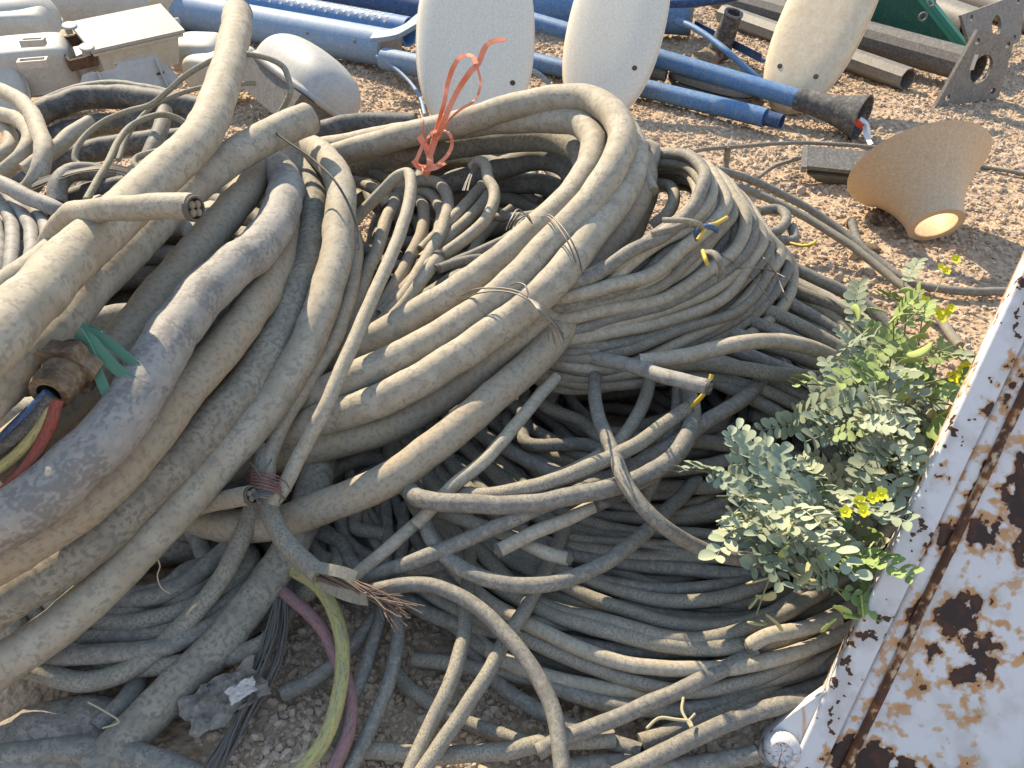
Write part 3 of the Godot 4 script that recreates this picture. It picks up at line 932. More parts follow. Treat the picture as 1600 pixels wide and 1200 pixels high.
func poles() -> void:
	# blue lamp poles
	var a := P(180, -2, 0.11)
	var b := P(607, 76, 0.11)
	var t := pole("blue_pole", a, b, 0.112, 0.105, M.light_blue, "thick pale blue pole with grey end plate behind the lamp heads", "blue lamp poles", 40, "end_plate")
	bolts(t, a, b, 0.112, [0.55, 0.78, 0.93])
	a = P(230, -20, 0.13)
	b = P(640, 50, 0.11)
	t = pole("blue_pole", a, b, 0.11, 0.085, M.blue, "perforated blue pole lying just behind the thick pale blue one", "blue lamp poles", 40)
	perforate(t, a, b, 0.11, 0.085)
	pole("blue_pole", P(420, -30, 0.13), P(690, 22, 0.13), 0.11, 0.11, M.deep_blue, "dark blue pole at the top edge left of the first oval cover", "blue lamp poles", 32)
	pole("blue_pole", P(760, 5, 0.13), P(1078, 22, 0.14), 0.125, 0.125, M.blue, "thick blue pole ending in a grey plate between two oval covers", "blue lamp poles", 40, "end_plate")
	pole("blue_pole", P(600, 92, 0.08), P(700, 112, 0.08), 0.06, 0.06, M.light_blue, "short blue pole stretch beside the first oval cover's left edge", "blue lamp poles", 24)
	# pole with the flared cast foot
	a = P(780, 18, 0.20)
	b = P(1252, 156, 0.10)
	t = pole("blue_pole", a, b, 0.05, 0.046, M.blue, "slim blue pole with flared black cast foot", "blue lamp poles", 32)
	var ax := (b - a).normalized()
	var g := G.new()
	g.lathe(b - ax * 0.02, ax, [[0.0, 0.049], [0.0, 0.054], [0.0, 0.054], [0.08, 0.056], [0.16, 0.063], [0.23, 0.076], [0.29, 0.094], [0.325, 0.107], [0.335, 0.108], [0.335, 0.108], [0.335, 0.099], [0.335, 0.099], [0.285, 0.085], [0.22, 0.067], [0.15, 0.055], [0.04, 0.048]], 36)
	put("flared_foot", g, M.cast, t)
	# terminal strip hanging from the foot
	var f0 := b + ax * 0.29
	var tt := thing("terminal_strip", Vector3(f0.x, 0, f0.z), "white terminal strip with orange clip hanging from the flared foot", "terminal strip")
	g = G.new()
	var arc := PackedVector3Array([f0 + Vector3(0.0, -0.015, 0.02), f0 + Vector3(0.03, -0.03, 0.04), P(1355, 215, 0.03), P(1362, 232, 0.015)])
	band(g, arc, 0.045, 0.010, Vector3(0.5, 0.5, 0.5), Vector3(0.6, 0.2, 0.6))
	put("strip", g, M.glass_white, tt)
	g = G.new()
	g.box(f0 + Vector3(-0.004, -0.02, 0.045), basis_of(Vector3(1, -0.6, 0.2), Vector3.UP), Vector3(0.05, 0.025, 0.025))
	put("clip", g, M.orange_clip, tt)
	# lower pole with a spigot
	a = P(800, 88, 0.055)
	b = P(1196, 184, 0.05)
	t = pole("blue_pole", a, b, 0.05, 0.046, M.blue, "slim blue pole with narrow spigot end lying on the gravel", "blue lamp poles", 32)
	g = G.new()
	ax = (b - a).normalized()
	g.lathe(b - ax * 0.01, ax, [[0.0, 0.032], [0.0, 0.036], [0.0, 0.036], [0.095, 0.036], [0.095, 0.036], [0.095, 0.03], [0.095, 0.03], [0.02, 0.028], [0.02, 0.0001]], 24)
	put("spigot", g, M.deep_blue, t)
	t = pole("blue_pole", P(900, 92, 0.09), P(1008, 110, 0.07), 0.06, 0.055, M.deep_blue, "short dark blue pole with grey collar between two oval covers", "blue lamp poles", 28)
	g = G.new()
	ax = (P(1008, 110, 0.07) - P(900, 92, 0.09)).normalized()
	g.lathe(P(1008, 110, 0.07), ax, [[-0.01, 0.056], [-0.01, 0.066], [-0.01, 0.066], [0.045, 0.066], [0.045, 0.066], [0.045, 0.04], [0.045, 0.04], [0.12, 0.04], [0.12, 0.04], [0.12, 0.034], [0.12, 0.034], [0.02, 0.034]], 24)
	put("collar", g, M.galv, t)
	# curved brackets
	single_hose("curved_bracket", trace([1058, 32, 0.22, 1082, 42, 0.22, 1110, 60, 0.2, 1138, 82, 0.17, 1160, 102, 0.12, 1190, 128, 0.06]), 0.017, M.blue, "blue curved bracket arm arching down beside the black post", "bracket", "curved brackets", 0.0)
	single_hose("curved_bracket", trace([588, 88, 0.10, 615, 105, 0.07, 640, 128, 0.04, 656, 152, 0.02, 664, 180, 0.02]), 0.010, M.light_blue, "thin blue curved rod left of the first oval cover", "bracket", "curved brackets", 0.0)
	single_hose("curved_bracket", trace([826, 108, 0.14, 845, 118, 0.10, 860, 135, 0.05, 874, 158, 0.02]), 0.012, M.light_blue, "thin blue curved rod between the first two oval covers", "bracket", "curved brackets", 0.0)
	single_hose("curved_bracket", trace([1045, 6, 0.30, 1090, 4, 0.31, 1130, -2, 0.33, 1180, -12, 0.36]), 0.025, M.deep_blue, "dark blue arm along the top edge beyond the thick blue pole", "bracket", "curved brackets", 0.0)
	var k := G.new()
	band(k, trace([582, 58, 0.24, 600, 56, 0.25, 625, 50, 0.27, 645, 38, 0.31, 668, 20, 0.36]), 0.075, 0.012, Vector3(0, 1, 0.2), Vector3(-0.3, 1, 0.3))
	tag(put("curved_lamp_bracket", k, M.light_blue, self), "flat pale blue curved lamp arm left of the first oval cover", "lamp arm")
	# black post
	var p0 := P(1122, 84, 0.02)
	var p1 := P(1146, 22, 0.26)
	t = thing("black_post", p0, "short black tapered post standing between blue pole and oval cover", "post")
	g = G.new()
	g.lathe(p0, p1 - p0, [[0.0, 0.075], [0.06, 0.066], [p0.distance_to(p1), 0.052], [p0.distance_to(p1), 0.052], [p0.distance_to(p1) + 0.004, 0.045], [p0.distance_to(p1) + 0.004, 0.04], [p0.distance_to(p1) - 0.06, 0.04], [p0.distance_to(p1) - 0.06, 0.0001]], 28)
	put("shaft", g, M.cast, t)
	g = G.new()
	g.lathe(p1, p1 - p0, [[0.003, 0.056], [0.003, 0.057], [0.012, 0.055], [0.012, 0.055], [0.012, 0.043], [0.012, 0.043], [0.003, 0.042]], 28)
	put("top_ring", g, M.galv, t)
	# flat grey lamp head half under the slim blue pole
	var c := P(1115, 128, 0.06)
	var hb := basis_of(P(1180, 148, 0.06) - P(1050, 112, 0.06), Vector3(0, 1, 0.25))
	t = thing("flat_lamp_head", Vector3(c.x, 0, c.z), "flat grey lamp head half under the slim blue pole", "lamp head")
	g = G.new()
	g.egg(c, hb, Vector3(0.27, 0.045, 0.10), 0.4, 0.7, 0.0, 1.0, 36, 8)
	put("top_shell", g, M.galv, t)
	g = G.new()
	g.egg(c - hb.y * 0.004, hb, Vector3(0.275, 0.04, 0.105), 0.4, 0.7, -1.0, 0.0, 36, 8)
	put("lower_shell", g, M.dark_galv, t)
	# angle bar and stakes in the shade behind
	g = G.new()
	var bb := basis_of(P(1190, 92, 0.05) - P(1096, 44, 0.05), Vector3.UP)
	g.box(P(1140, 68, 0.06), bb, Vector3(0.75, 0.006, 0.05))
	g.box(P(1140, 68, 0.06) + bb.z * 0.028 + bb.y * 0.02, bb, Vector3(0.75, 0.045, 0.005))
	tag(put("angle_bar", g, M.deep_blue, self), "dark steel angle bar lying behind the blue bracket", "bar")
	# grey poles on the right
	pole("grey_pole", P(1130, 22, 0.06), P(1418, 124, 0.055), 0.062, 0.062, M.galv, "short octagonal grey pole lying nearest on the gravel", "grey steel poles", 8)
	pole("grey_pole", P(1120, -8, 0.10), P(1526, 106, 0.13), 0.085, 0.085, M.dark_galv, "dark faceted grey pole ending at the square base plate", "grey steel poles", 12)
	pole("grey_pole", P(1300, -42, 0.12), P(1520, 40, 0.11), 0.10, 0.10, M.galv, "smooth grey pole ending behind the square base plate", "grey steel poles", 32)
	pole("grey_pole", P(1400, -50, 0.10), P(1640, 38, 0.09), 0.10, 0.09, M.galv, "grey pole running off the right edge behind the plates", "grey steel poles", 32)
	pole("grey_pole", P(1380, -75, 0.15), P(1640, -10, 0.12), 0.11, 0.10, M.dark_galv, "dark grey pole at the top right corner", "grey steel poles", 32)
	base_plate(P(1471, 174, 0.0), P(1560, 152, 0.0), P(1587, 59, 0.30), P(1516, 44, 0.36), "square grey base plate with round hole standing on its edge", true)
	base_plate(P(1500, 92, 0.06), P(1592, 66, 0.06), P(1606, -14, 0.32), P(1524, 20, 0.34), "second grey base plate behind the square one at right edge", false)

func bolts(t: Node3D, a: Vector3, b: Vector3, r: float, at: Array) -> void:
	var ax := (b - a).normalized()
	var side := Vector3(0, 0.35, 1.0)
	side = (side - ax * side.dot(ax)).normalized()
	for s in at:
		var g := G.new()
		g.lathe(a.lerp(b, s) + side * (r - 0.006), side, [[0.0, 0.009], [0.009, 0.009], [0.011, 0.006], [0.011, 0.0001]], 8)
		put("bolt", g, M.galv, t)

func perforate(t: Node3D, a: Vector3, b: Vector3, ra: float, rb: float) -> void:
	# rows of round knock-outs, each a pale disc set into the wall
	var ax := (b - a).normalized()
	var x := ax.cross(Vector3.UP).normalized()
	var y := x.cross(ax)
	var g := G.new()
	for i in 46:
		var f := 0.04 + 0.92 * i / 46.0
		var r := lerpf(ra, rb, f)
		for j in 7:
			var an := -0.35 + 0.42 * (j + 0.5 * (i % 2))
			var d := -x * cos(an) + y * sin(an)
			d = d if d.z > -0.95 else d
			g.lathe(a.lerp(b, f) + d * (r - 0.004), d, [[0.0, 0.011], [0.005, 0.011], [0.005, 0.011], [0.0052, 0.0001]], 8)
	var o := put("perforation", g, M.pale_grey, t)
	o.set_meta("kind", "stuff")

func base_plate(p0: Vector3, p1: Vector3, p2: Vector3, p3: Vector3, label: String, slot: bool) -> void:
	# a thick square plate with a big round hole and four bolt holes
	var t := thing("base_plate", (p0 + p1) * 0.5, label, "base plate", "grey base plates")
	var nn := (p2 - p0).cross(p1 - p0).normalized()
	if nn.z < 0: nn = -nn
	var cs := CSGCombiner3D.new()
	cs.name = "plate"
	t.add_child(cs)
	var c := (p0 + p1 + p2 + p3) * 0.25
	var xd := ((p1 - p0) + (p2 - p3)).normalized()
	var w := (p1.distance_to(p0) + p2.distance_to(p3)) * 0.5
	var hh := (p3.distance_to(p0) + p2.distance_to(p1)) * 0.5
	var b := Basis(xd, nn.cross(xd).normalized(), nn)
	var poly := CSGPolygon3D.new()
	var pg := PackedVector2Array()
	for p in [p0, p1, p2, p3]:
		pg.append(Vector2((p - c).dot(b.x), (p - c).dot(b.y)))
	poly.polygon = pg
	poly.depth = 0.018
	poly.material = M.galv
	cs.add_child(poly)
	cs.transform = Transform3D(b, c - t.position)
	var holes := [[0.0, 0.0, minf(w, hh) * 0.2]]
	for q in [[0.13, 0.87], [0.87, 0.87], [0.13, 0.13], [0.87, 0.13]]:
		var hp: Vector3 = p0.lerp(p1, q[0]).lerp(p3.lerp(p2, q[0]), q[1]) - c
		holes.append([hp.dot(b.x), hp.dot(b.y), 0.016])
	for h in holes:
		var cy := CSGCylinder3D.new()
		cy.radius = h[2]
		cy.height = 0.08
		cy.sides = 32 if h[2] > 0.03 else 14
		cy.operation = CSGShape3D.OPERATION_SUBTRACTION
		cy.rotation.x = PI / 2
		cy.position = Vector3(h[0], h[1], 0.0)
		cy.material = M.dark_galv
		cs.add_child(cy)
	if slot:
		var g := G.new()
		g.box(c + b.x * -0.2 * w + b.y * 0.10 * hh + nn * 0.0015, b, Vector3(0.028, 0.075, 0.003))
		put("label_strip", g, M.paper, t)

func single_hose(called: String, path: PackedVector3Array, r: float, m: Material, label: String, cat: String, group := "", rough := 1.0, seg := 12) -> MeshInstance3D:
	var g := G.new()
	hose(g, path, r, seg, rough)
	var o := put(called, g, m, self)
	tag(o, label, cat, group)
	return o

# ------------------------------------------------------------------ coils
# the wide coil on the ground: each turn is a part
func ground_coil() -> void:
	var c := Vector3(0.35, 0.0, -1.80)
	var t := thing("ground_cable_coil", c, "wide low coil of dusty grey cable on the ground under everything", "cable coil")
	var mats := [M.grey, M.mottle, M.grey, M.tan, M.mottle, M.mottle]
	var n := 76
	for i in n:
		var layer := 0 if i < 22 else (1 if i < 42 else (2 if i < 60 else 3))
		var f: float = [i / 21.0, (i - 22) / 19.0, (i - 42) / 17.0, (i - 60) / 15.0][layer]
		var k: float = [lerpf(0.40, 1.0, f), lerpf(0.38, 0.985, f), lerpf(0.40, 0.96, f), lerpf(0.46, 0.92, f)][layer] + rng.randf_range(-0.008, 0.008)
		var h := 0.020 + 0.030 * layer + rng.randf_range(0.0, 0.008)
		var ph := rng.randf() * TAU
		var ox := rng.randf_range(-0.03, 0.03)
		var oz := rng.randf_range(-0.03, 0.03)
		var pts := PackedVector3Array()
		for j in 28:
			var a := TAU * j / 28.0
			var w := wob.get_noise_3d(cos(a) * 1.2 + layer * 9.0, sin(a) * 1.2, i * 0.30) * 0.06
			var rr := k + w
			var lift := wob.get_noise_2d(cos(a) * 1.5 + i * 7.0 + 300.0, sin(a) * 1.5) * 0.022
			pts.append(c + Vector3(cos(a) * 0.80 * rr + ox, maxf(0.019, h + lift * 0.7), sin(a) * 0.94 * rr + oz))
		var g := G.new()
		hose(g, pts, rng.randf_range(0.0145, 0.0168), 12, 1.0, true)
		put("turn", g, mats[rng.randi() % mats.size()], t)

# the coil of medium cable leaning on the ground coil
func upper_coil() -> void:
	var outer := [1196, 372, 0.44, 1232, 412, 0.40, 1225, 458, 0.36, 1170, 515, 0.32, 1090, 556, 0.30, 990, 586, 0.30, 890, 588, 0.30, 815, 560, 0.30, 790, 480, 0.34, 830, 380, 0.36, 920, 310, 0.40, 1010, 275, 0.44, 1085, 268, 0.46, 1150, 300, 0.46]
	var inner := [1096, 262, 0.66, 1102, 290, 0.66, 1080, 322, 0.64, 1035, 354, 0.62, 985, 386, 0.60, 930, 414, 0.57, 870, 436, 0.54, 815, 440, 0.50, 800, 400, 0.48, 825, 350, 0.48, 890, 300, 0.52, 960, 258, 0.58, 1030, 240, 0.62, 1072, 242, 0.65]
	var a := trace(outer)
	var b := trace(inner)
	var t := thing("leaning_cable_coil", P(1000, 450, 0.25), "coil of dusty medium cable bound with wire, right of the thick coil", "cable coil")
	var mats := [M.tan, M.grey, M.tan, M.mottle, M.grey, M.tan]
	var n := 42
	for i in n:
		var layer := i / 14
		var f: float = (i % 14 + 0.5 * (layer % 2)) / 13.5
		if layer == 2: f = (i - 28) / 13.0
		var pts := PackedVector3Array()
		var jx := rng.randf_range(-0.012, 0.012)
		var jz := rng.randf_range(-0.015, 0.015)
		for j in a.size():
			var p := a[j].lerp(b[j], clampf(f + wob.get_noise_3d(j * 0.45, layer * 7.0, i * 0.5) * 0.09, -0.05, 1.05))
			p += Vector3(jx + wob.get_noise_3d(j * 0.5, i * 0.7, 30.0) * 0.022, -0.030 * layer, jz - 0.012 * layer)
			pts.append(p)
		var g := G.new()
		hose(g, pts, rng.randf_range(0.0145, 0.0168), 12, 1.0, true)
		put("turn", g, mats[i % mats.size()], t)
	# binding wire on its right side
	for w in [[1150, 420, 1238, 440], [1120, 395, 1205, 470], [1190, 400, 1230, 470]]:
		var g := G.new()
		var p := PackedVector3Array()
		for j in 9:
			var s := j / 8.0
			p.append(P(lerpf(w[0], w[2], s), lerpf(w[1], w[3], s) - 10.0 * sin(PI * s), 0.50 - 0.05 * s + 0.03 * sin(s * 9.0)))
		hose(g, p, 0.0016, 5, 0.5)
		put("binding_wire", g, M.steel_wire, t)

# the coil of thick cable with the orange ribbon: turns traced one by one
func big_coil() -> void:
	var t := thing("thick_cable_coil", P(750, 520, 0.2), "tall arched coil of thick tan cable tied with wire and orange ribbon", "cable coil")
	var turns := [
		[M.tan, 0.0375, [400, 275, 0.40, 470, 258, 0.46, 560, 232, 0.52, 695, 197, 0.61, 800, 169, 0.68, 875, 154, 0.72, 924, 156, 0.735, 957, 178, 0.735, 972, 212, 0.72, 957, 262, 0.69, 924, 311, 0.65, 856, 385, 0.58, 800, 443, 0.53, 762, 475, 0.49, 650, 545, 0.41, 537, 600, 0.36, 470, 632, 0.29, 425, 640, 0.24]],
		[M.tan, 0.0375, [380, 262, 0.36, 440, 250, 0.42, 500, 234, 0.46, 650, 207, 0.55, 762, 192, 0.62, 856, 187, 0.66, 905, 193, 0.675, 927, 217, 0.67, 924, 255, 0.65, 897, 300, 0.62, 837, 358, 0.57, 744, 437, 0.49, 660, 487, 0.43, 594, 524, 0.39, 500, 572, 0.32, 455, 600, 0.26]],
		[M.mottle, 0.037, [380, 300, 0.3, 480, 280, 0.38, 556, 260, 0.42, 650, 241, 0.47, 762, 222, 0.53, 856, 218, 0.57, 900, 232, 0.58, 915, 262, 0.57, 898, 300, 0.54, 845, 352, 0.5, 760, 415, 0.42, 660, 480, 0.35, 560, 540, 0.3]],
		[M.grey, 0.036, [600, 330, 0.3, 700, 290, 0.38, 762, 270, 0.42, 819, 252, 0.46, 860, 250, 0.475, 890, 264, 0.475, 898, 290, 0.46, 870, 335, 0.44, 800, 390, 0.38, 700, 450, 0.3]],
		[M.grey, 0.033, [640, 345, 0.25, 720, 308, 0.3, 800, 288, 0.36, 850, 288, 0.38, 880, 306, 0.38, 860, 345, 0.36, 790, 400, 0.3, 700, 455, 0.24]],
		[M.tan, 0.038, [640, 222, 0.48, 800, 190, 0.58, 900, 172, 0.63, 950, 182, 0.655, 976, 205, 0.665, 991, 244, 0.66, 974, 300, 0.635, 931, 358, 0.6, 880, 421, 0.56, 819, 482, 0.5, 725, 550, 0.43, 612, 617, 0.37, 500, 657, 0.30, 450, 685, 0.24]],
		[M.ochre, 0.037, [700, 230, 0.45, 860, 196, 0.54, 940, 200, 0.57, 985, 218, 0.59, 1003, 252, 0.60, 1003, 288, 0.595, 980, 340, 0.565, 939, 394, 0.525, 905, 434, 0.5, 830, 508, 0.43, 706, 608, 0.33, 612, 664, 0.28, 500, 699, 0.24, 440, 715, 0.2, 400, 725, 0.16]],
		[M.ochre, 0.037, [880, 240, 0.44, 960, 235, 0.48, 1005, 270, 0.50, 1004, 315, 0.50, 978, 370, 0.48, 940, 425, 0.46, 900, 480, 0.435, 856, 540, 0.4, 781, 613, 0.36, 706, 677, 0.33, 594, 756, 0.27, 500, 794, 0.22, 440, 815, 0.19, 380, 822, 0.17, 310, 812, 0.14, 240, 780, 0.12]],
	]
	for q in turns:
		var g := G.new()
		hose(g, trace(q[2]), q[1], 18, 0.7)
		put("turn", g, q[0], t)
	# wire ties round the front strands, with loose ends
	var ties := [
		[720, 462, 0.49, 742, 452, 0.535, 780, 450, 0.56, 815, 458, 0.575, 842, 478, 0.565, 866, 502, 0.52, 880, 522, 0.47],
		[724, 468, 0.49, 748, 458, 0.535, 784, 455, 0.56, 818, 464, 0.575, 846, 485, 0.56, 868, 508, 0.51],
		[798, 445, 0.565, 812, 442, 0.59, 822, 448, 0.595, 826, 462, 0.585, 828, 470, 0.58],
		[850, 335, 0.62, 862, 338, 0.655, 880, 356, 0.66, 895, 380, 0.645, 905, 405, 0.60, 910, 430, 0.55],
		[846, 338, 0.62, 858, 340, 0.65, 876, 360, 0.655, 890, 384, 0.64, 900, 410, 0.595],
		[770, 405, 0.49, 785, 392, 0.535, 800, 394, 0.54, 812, 402, 0.535]]
	for q in ties:
		var g := G.new()
		hose(g, trace(q), 0.0019, 5, 0.4)
		put("wire_tie", g, M.steel_wire, t)
	for i in 10:
		var g := G.new()
		var e := rng.randf_range(-14, 22)
		hose(g, trace([826, 466, 0.585, 842 + e * 0.2, 482 + rng.randf_range(-4, 4), 0.60, 858 + e * 0.6, 508, 0.57, 866 + e, 535 + rng.randf_range(-15, 15), 0.52]), 0.0013, 4, 0.5)
		put("wire_end", g, M.steel_wire, t)
	for i in 6:
		var g := G.new()
		var e := rng.randf_range(-12, 12)
		hose(g, trace([832, 350, 0.60, 822 + e, 338 - absf(e), 0.63, 808 + e, 345, 0.62, 802 + e, 360 + rng.randf_range(-6, 8), 0.6]), 0.0014, 4, 0.5)
		put("wire_end", g, M.steel_wire, t)

# older turns that carry the left heap
func under_coil() -> void:
	var c := Vector3(-1.0, 0.0, -1.85)
	var t := thing("buried_cable_coil", c, "coil of thick cable buried under the left heap", "cable coil")
	var i := 0
	for layer in 6:
		for q in 4:
			var k := 0.40 + 0.13 * q + rng.randf_range(-0.04, 0.04) - layer * 0.025
			var pts := PackedVector3Array()
			for j in 20:
				var a := TAU * j / 20.0
				var rr := k + wob.get_noise_2d(cos(a) * 1.3 + i * 4.0, sin(a) * 1.3 + 50.0) * 0.08
				pts.append(c + Vector3(cos(a) * 0.75 * rr, 0.04 + layer * 0.075 + wob.get_noise_2d(a, i * 3.0) * 0.02, sin(a) * 0.80 * rr))
			var g := G.new()
			hose(g, pts, rng.randf_range(0.030, 0.036), 12, 1.0, true)
			put("turn", g, [M.grey, M.mottle][i % 2], t)
			i += 1

# slack dark coils that fill the hollows
func slack_coils() -> void:
	for q in [[P(730, 385, 0.12), 0.36, 0.50, 22, 0.05, 0.013, "slack coil in the shade inside the arched thick coil", 0.021], [Vector3(-0.80, 0.0, -1.16), 0.36, 0.24, 14, 0.03, 0.006, "slack coil in the shade below the frontmost thick cable", 0.020], [Vector3(-0.22, 0.0, -1.35), 0.28, 0.22, 12, 0.03, 0.006, "slack coil under the lowest strand of the arched coil", 0.017], [Vector3(0.30, 0.0, -1.66), 0.42, 0.34, 22, 0.03, 0.008, "slack coil in the hollow below the leaning coil", 0.016]]:
		var c: Vector3 = q[0]
		c.y = 0.0
		var t := thing("slack_cable_coil", c, q[6], "cable coil", "slack coils in the hollows")
		for i in q[3]:
			var pts := PackedVector3Array()
			var k := 0.35 + 0.65 * fposmod(i * 0.618, 1.0)
			var ox := rng.randf_range(-0.04, 0.04)
			for j in 16:
				var a := TAU * j / 16.0
				var rr := k * (1.0 + wob.get_noise_2d(cos(a) * 1.3 + i * 4.0, sin(a) * 1.3 + 150.0) * 0.25)
				pts.append(c + Vector3(cos(a) * q[1] * rr + ox, q[4] + i * q[5] + wob.get_noise_2d(a, i * 3.0) * 0.015, sin(a) * q[2] * rr))
			var g := G.new()
			hose(g, pts, q[7], 10, 1.0, true)
			put("turn", g, [M.mottle, M.grey][i % 2], t)

# ------------------------------------------------------------------ cables traced one by one
func cable(called: String, m: Material, dia: float, a: Array, label: String, group := "loose cables on the heap", ends := "", seg := 14, rough := 1.0) -> Node3D:
	# ends: "a" shows the first point's cut face, "b" the last point's
	var path := trace(a)
	var lo := path[0]
	for p in path: if p.y < lo.y: lo = p
	if ends == "":
		return single_hose(called, path, dia * 0.5, m, label, "cable", group, rough, seg)
	var t := thing(called, lo - Vector3.UP * dia * 0.5, label, "cable", group)
	var g := G.new()
	hose(g, path, dia * 0.5, seg, rough)
	put("sheath", g, m, t)
	var k := path.size()
	if ends.contains("a"): cut_face(path[0], path[0] - path[1], dia * 0.5, t, 4 if dia > 0.03 else 1)
	if ends.contains("b"): cut_face(path[k - 1], path[k - 1] - path[k - 2], dia * 0.5, t, 4 if dia > 0.03 else 1)
	return t

func traced_cables() -> void:
	var LG := "thick cables of the left heap"
	# the thick cables that sweep from the lower left to the upper middle
	cable("thick_cable", M.tan, 0.092, [372, 20, 0.80, 364, 75, 0.79, 345, 145, 0.77, 310, 215, 0.76, 242, 284, 0.755, 177, 345, 0.755, 122, 394, 0.76, 72, 442, 0.77, 0, 518, 0.78, -90, 610, 0.78], "thick tan cable whose cut stub rises upright beside the lamp head", LG, "a", 20, 0.7)
	cable("thick_cable", M.tan, 0.088, [482, 186, 0.68, 405, 221, 0.67, 322, 274, 0.66, 240, 347, 0.65, 175, 412, 0.65, 112, 478, 0.655, 50, 545, 0.66, -20, 612, 0.66, -100, 690, 0.66], "thick tan cable with blunt end pointing right, under the stub cable", LG, "a", 20, 0.7)
	cable("thick_cable", M.ochre, 0.085, [410, 262, 0.55, 372, 315, 0.56, 320, 375, 0.56, 262, 445, 0.56, 205, 520, 0.56, 145, 590, 0.56, 70, 665, 0.54, -20, 740, 0.52], "ochre thick cable passing behind the green strap and gland", LG, "", 20, 0.7)
	cable("thick_cable", M.lilac, 0.096, [405, 300, 0.44, 412, 268, 0.50, 432, 262, 0.54, 445, 300, 0.56, 432, 350, 0.57, 398, 392, 0.585, 350, 428, 0.60, 308, 470, 0.605, 272, 515, 0.605, 244, 560, 0.60, 218, 606, 0.59, 192, 648, 0.58, 155, 696, 0.56, 110, 740, 0.54, 55, 784, 0.52, 0, 816, 0.50, -80, 850, 0.48], "fattest greyish cable bending over at its top, front of heap", LG, "", 22, 0.9)
	cable("thick_cable", M.ochre, 0.083, [425, 275, 0.42, 452, 305, 0.46, 455, 355, 0.48, 437, 408, 0.49, 408, 462, 0.50, 360, 528, 0.50, 302, 597, 0.49, 255, 657, 0.48, 208, 714, 0.46, 140, 778, 0.44, 40, 850, 0.40, -60, 910, 0.36], "ochre thick cable tucked along the fattest cable's right side", LG, "", 20, 0.8)
	cable("thick_cable", M.mottle, 0.083, [420, 225, 0.40, 450, 232, 0.46, 478, 260, 0.49, 490, 310, 0.49, 482, 390, 0.47, 458, 478, 0.45, 405, 569, 0.42, 349, 644, 0.40, 277, 719, 0.37, 205, 788, 0.34, 144, 848, 0.32, 75, 900, 0.29, 0, 948, 0.26, -80, 1000, 0.22], "mottled thick cable second from the front in the left heap", LG, "", 20, 0.8)
	cable("thick_cable", M.tan, 0.080, [430, 205, 0.44, 465, 222, 0.50, 503, 243, 0.55, 531, 290, 0.555, 531, 350, 0.53, 517, 430, 0.49, 500, 490, 0.46, 472, 552, 0.42, 397, 662, 0.36, 315, 756, 0.31, 210, 870, 0.25, 110, 962, 0.20, 0, 1042, 0.15, -90, 1105, 0.10], "frontmost thick tan cable sweeping down to the lower left edge", LG, "", 20, 0.8)
	cable("thick_cable", M.mottle, 0.078, [508, 640, 0.22, 500, 700, 0.20, 482, 790, 0.17, 452, 862, 0.14, 402, 932, 0.11, 337, 1012, 0.085, 262, 1087, 0.065, 205, 1147, 0.05, 140, 1210, 0.045], "thick grey cable descending to the bottom edge below the tied joint", LG, "", 20, 0.8)
	cable("medium_cable", M.grey, 0.05, [470, 320, 0.42, 505, 345, 0.44, 512, 400, 0.42, 490, 480, 0.40, 440, 560, 0.36, 380, 640, 0.33], "medium cable glimpsed between the two frontmost thick cables", LG)
	cable("medium_cable", M.tan, 0.036, [548, 345, 0.47, 556, 400, 0.45, 545, 470, 0.43, 520, 540, 0.40, 487, 590, 0.37, 445, 655, 0.33, 424, 705, 0.30, 416, 760, 0.27], "slim tan cable hugging the frontmost thick cable down to the tie", LG)
	cable("medium_cable", M.tan, 0.07, [330, 330, 0.44, 318, 400, 0.48, 285, 470, 0.50, 240, 530, 0.49, 190, 600, 0.48, 120, 680, 0.47, 40, 760, 0.45], "tan cable in the gap between blunt-ended and fattest cables", LG)
	# the inner cables between the left heap and the arched coil
	var DG := "slim cables between the heaps"
	cable("slim_cable", M.tan, 0.0322, [548, 352, 0.42, 570, 326, 0.46, 597, 298, 0.51, 620, 273, 0.555, 637, 268, 0.565, 643, 290, 0.56, 634, 335, 0.54, 605, 412, 0.51, 575, 482, 0.48, 540, 562, 0.445, 505, 640, 0.40, 472, 702, 0.34, 440, 762, 0.29, 415, 800, 0.25], "slim tan cable doubled over a hairpin, crossing in front of the coil", DG)
	cable("slim_cable", M.tan, 0.0368, [600, 300, 0.38, 646, 284, 0.42, 680, 285, 0.44, 699, 307, 0.44, 692, 350, 0.43, 665, 412, 0.41, 630, 462, 0.38, 585, 520, 0.33, 530, 590, 0.28], "tan cable with the wide top bend beside the hairpin cable", DG)
	cable("slim_cable", M.tan, 0.0368, [590, 320, 0.36, 640, 302, 0.38, 668, 302, 0.40, 688, 328, 0.40, 684, 370, 0.39, 655, 425, 0.37, 610, 490, 0.33, 560, 550, 0.28], "tan cable nested inside the wide top bend", DG)
	cable("slim_cable", M.ochre, 0.0368, [610, 340, 0.34, 640, 315, 0.37, 658, 318, 0.39, 664, 345, 0.39, 645, 395, 0.37, 612, 455, 0.34, 570, 520, 0.30], "sunlit ochre cable inside the nested bend", DG)
	cable("slim_cable", M.tan, 0.0368, [620, 300, 0.36, 615, 320, 0.385, 604, 345, 0.40, 590, 385, 0.39, 570, 430, 0.37, 548, 490, 0.34, 520, 560, 0.30], "tan cable just left of the hairpin cable, wound with wire", DG)
	cable("slim_cable", M.tan, 0.0331, [738, 262, 0.50, 747, 253, 0.52, 758, 258, 0.525, 762, 280, 0.52, 773, 300, 0.51, 764, 336, 0.49, 728, 374, 0.46, 690, 400, 0.43, 640, 440, 0.38, 595, 490, 0.33], "kinked tan cable with frayed wire at its top bend", DG)
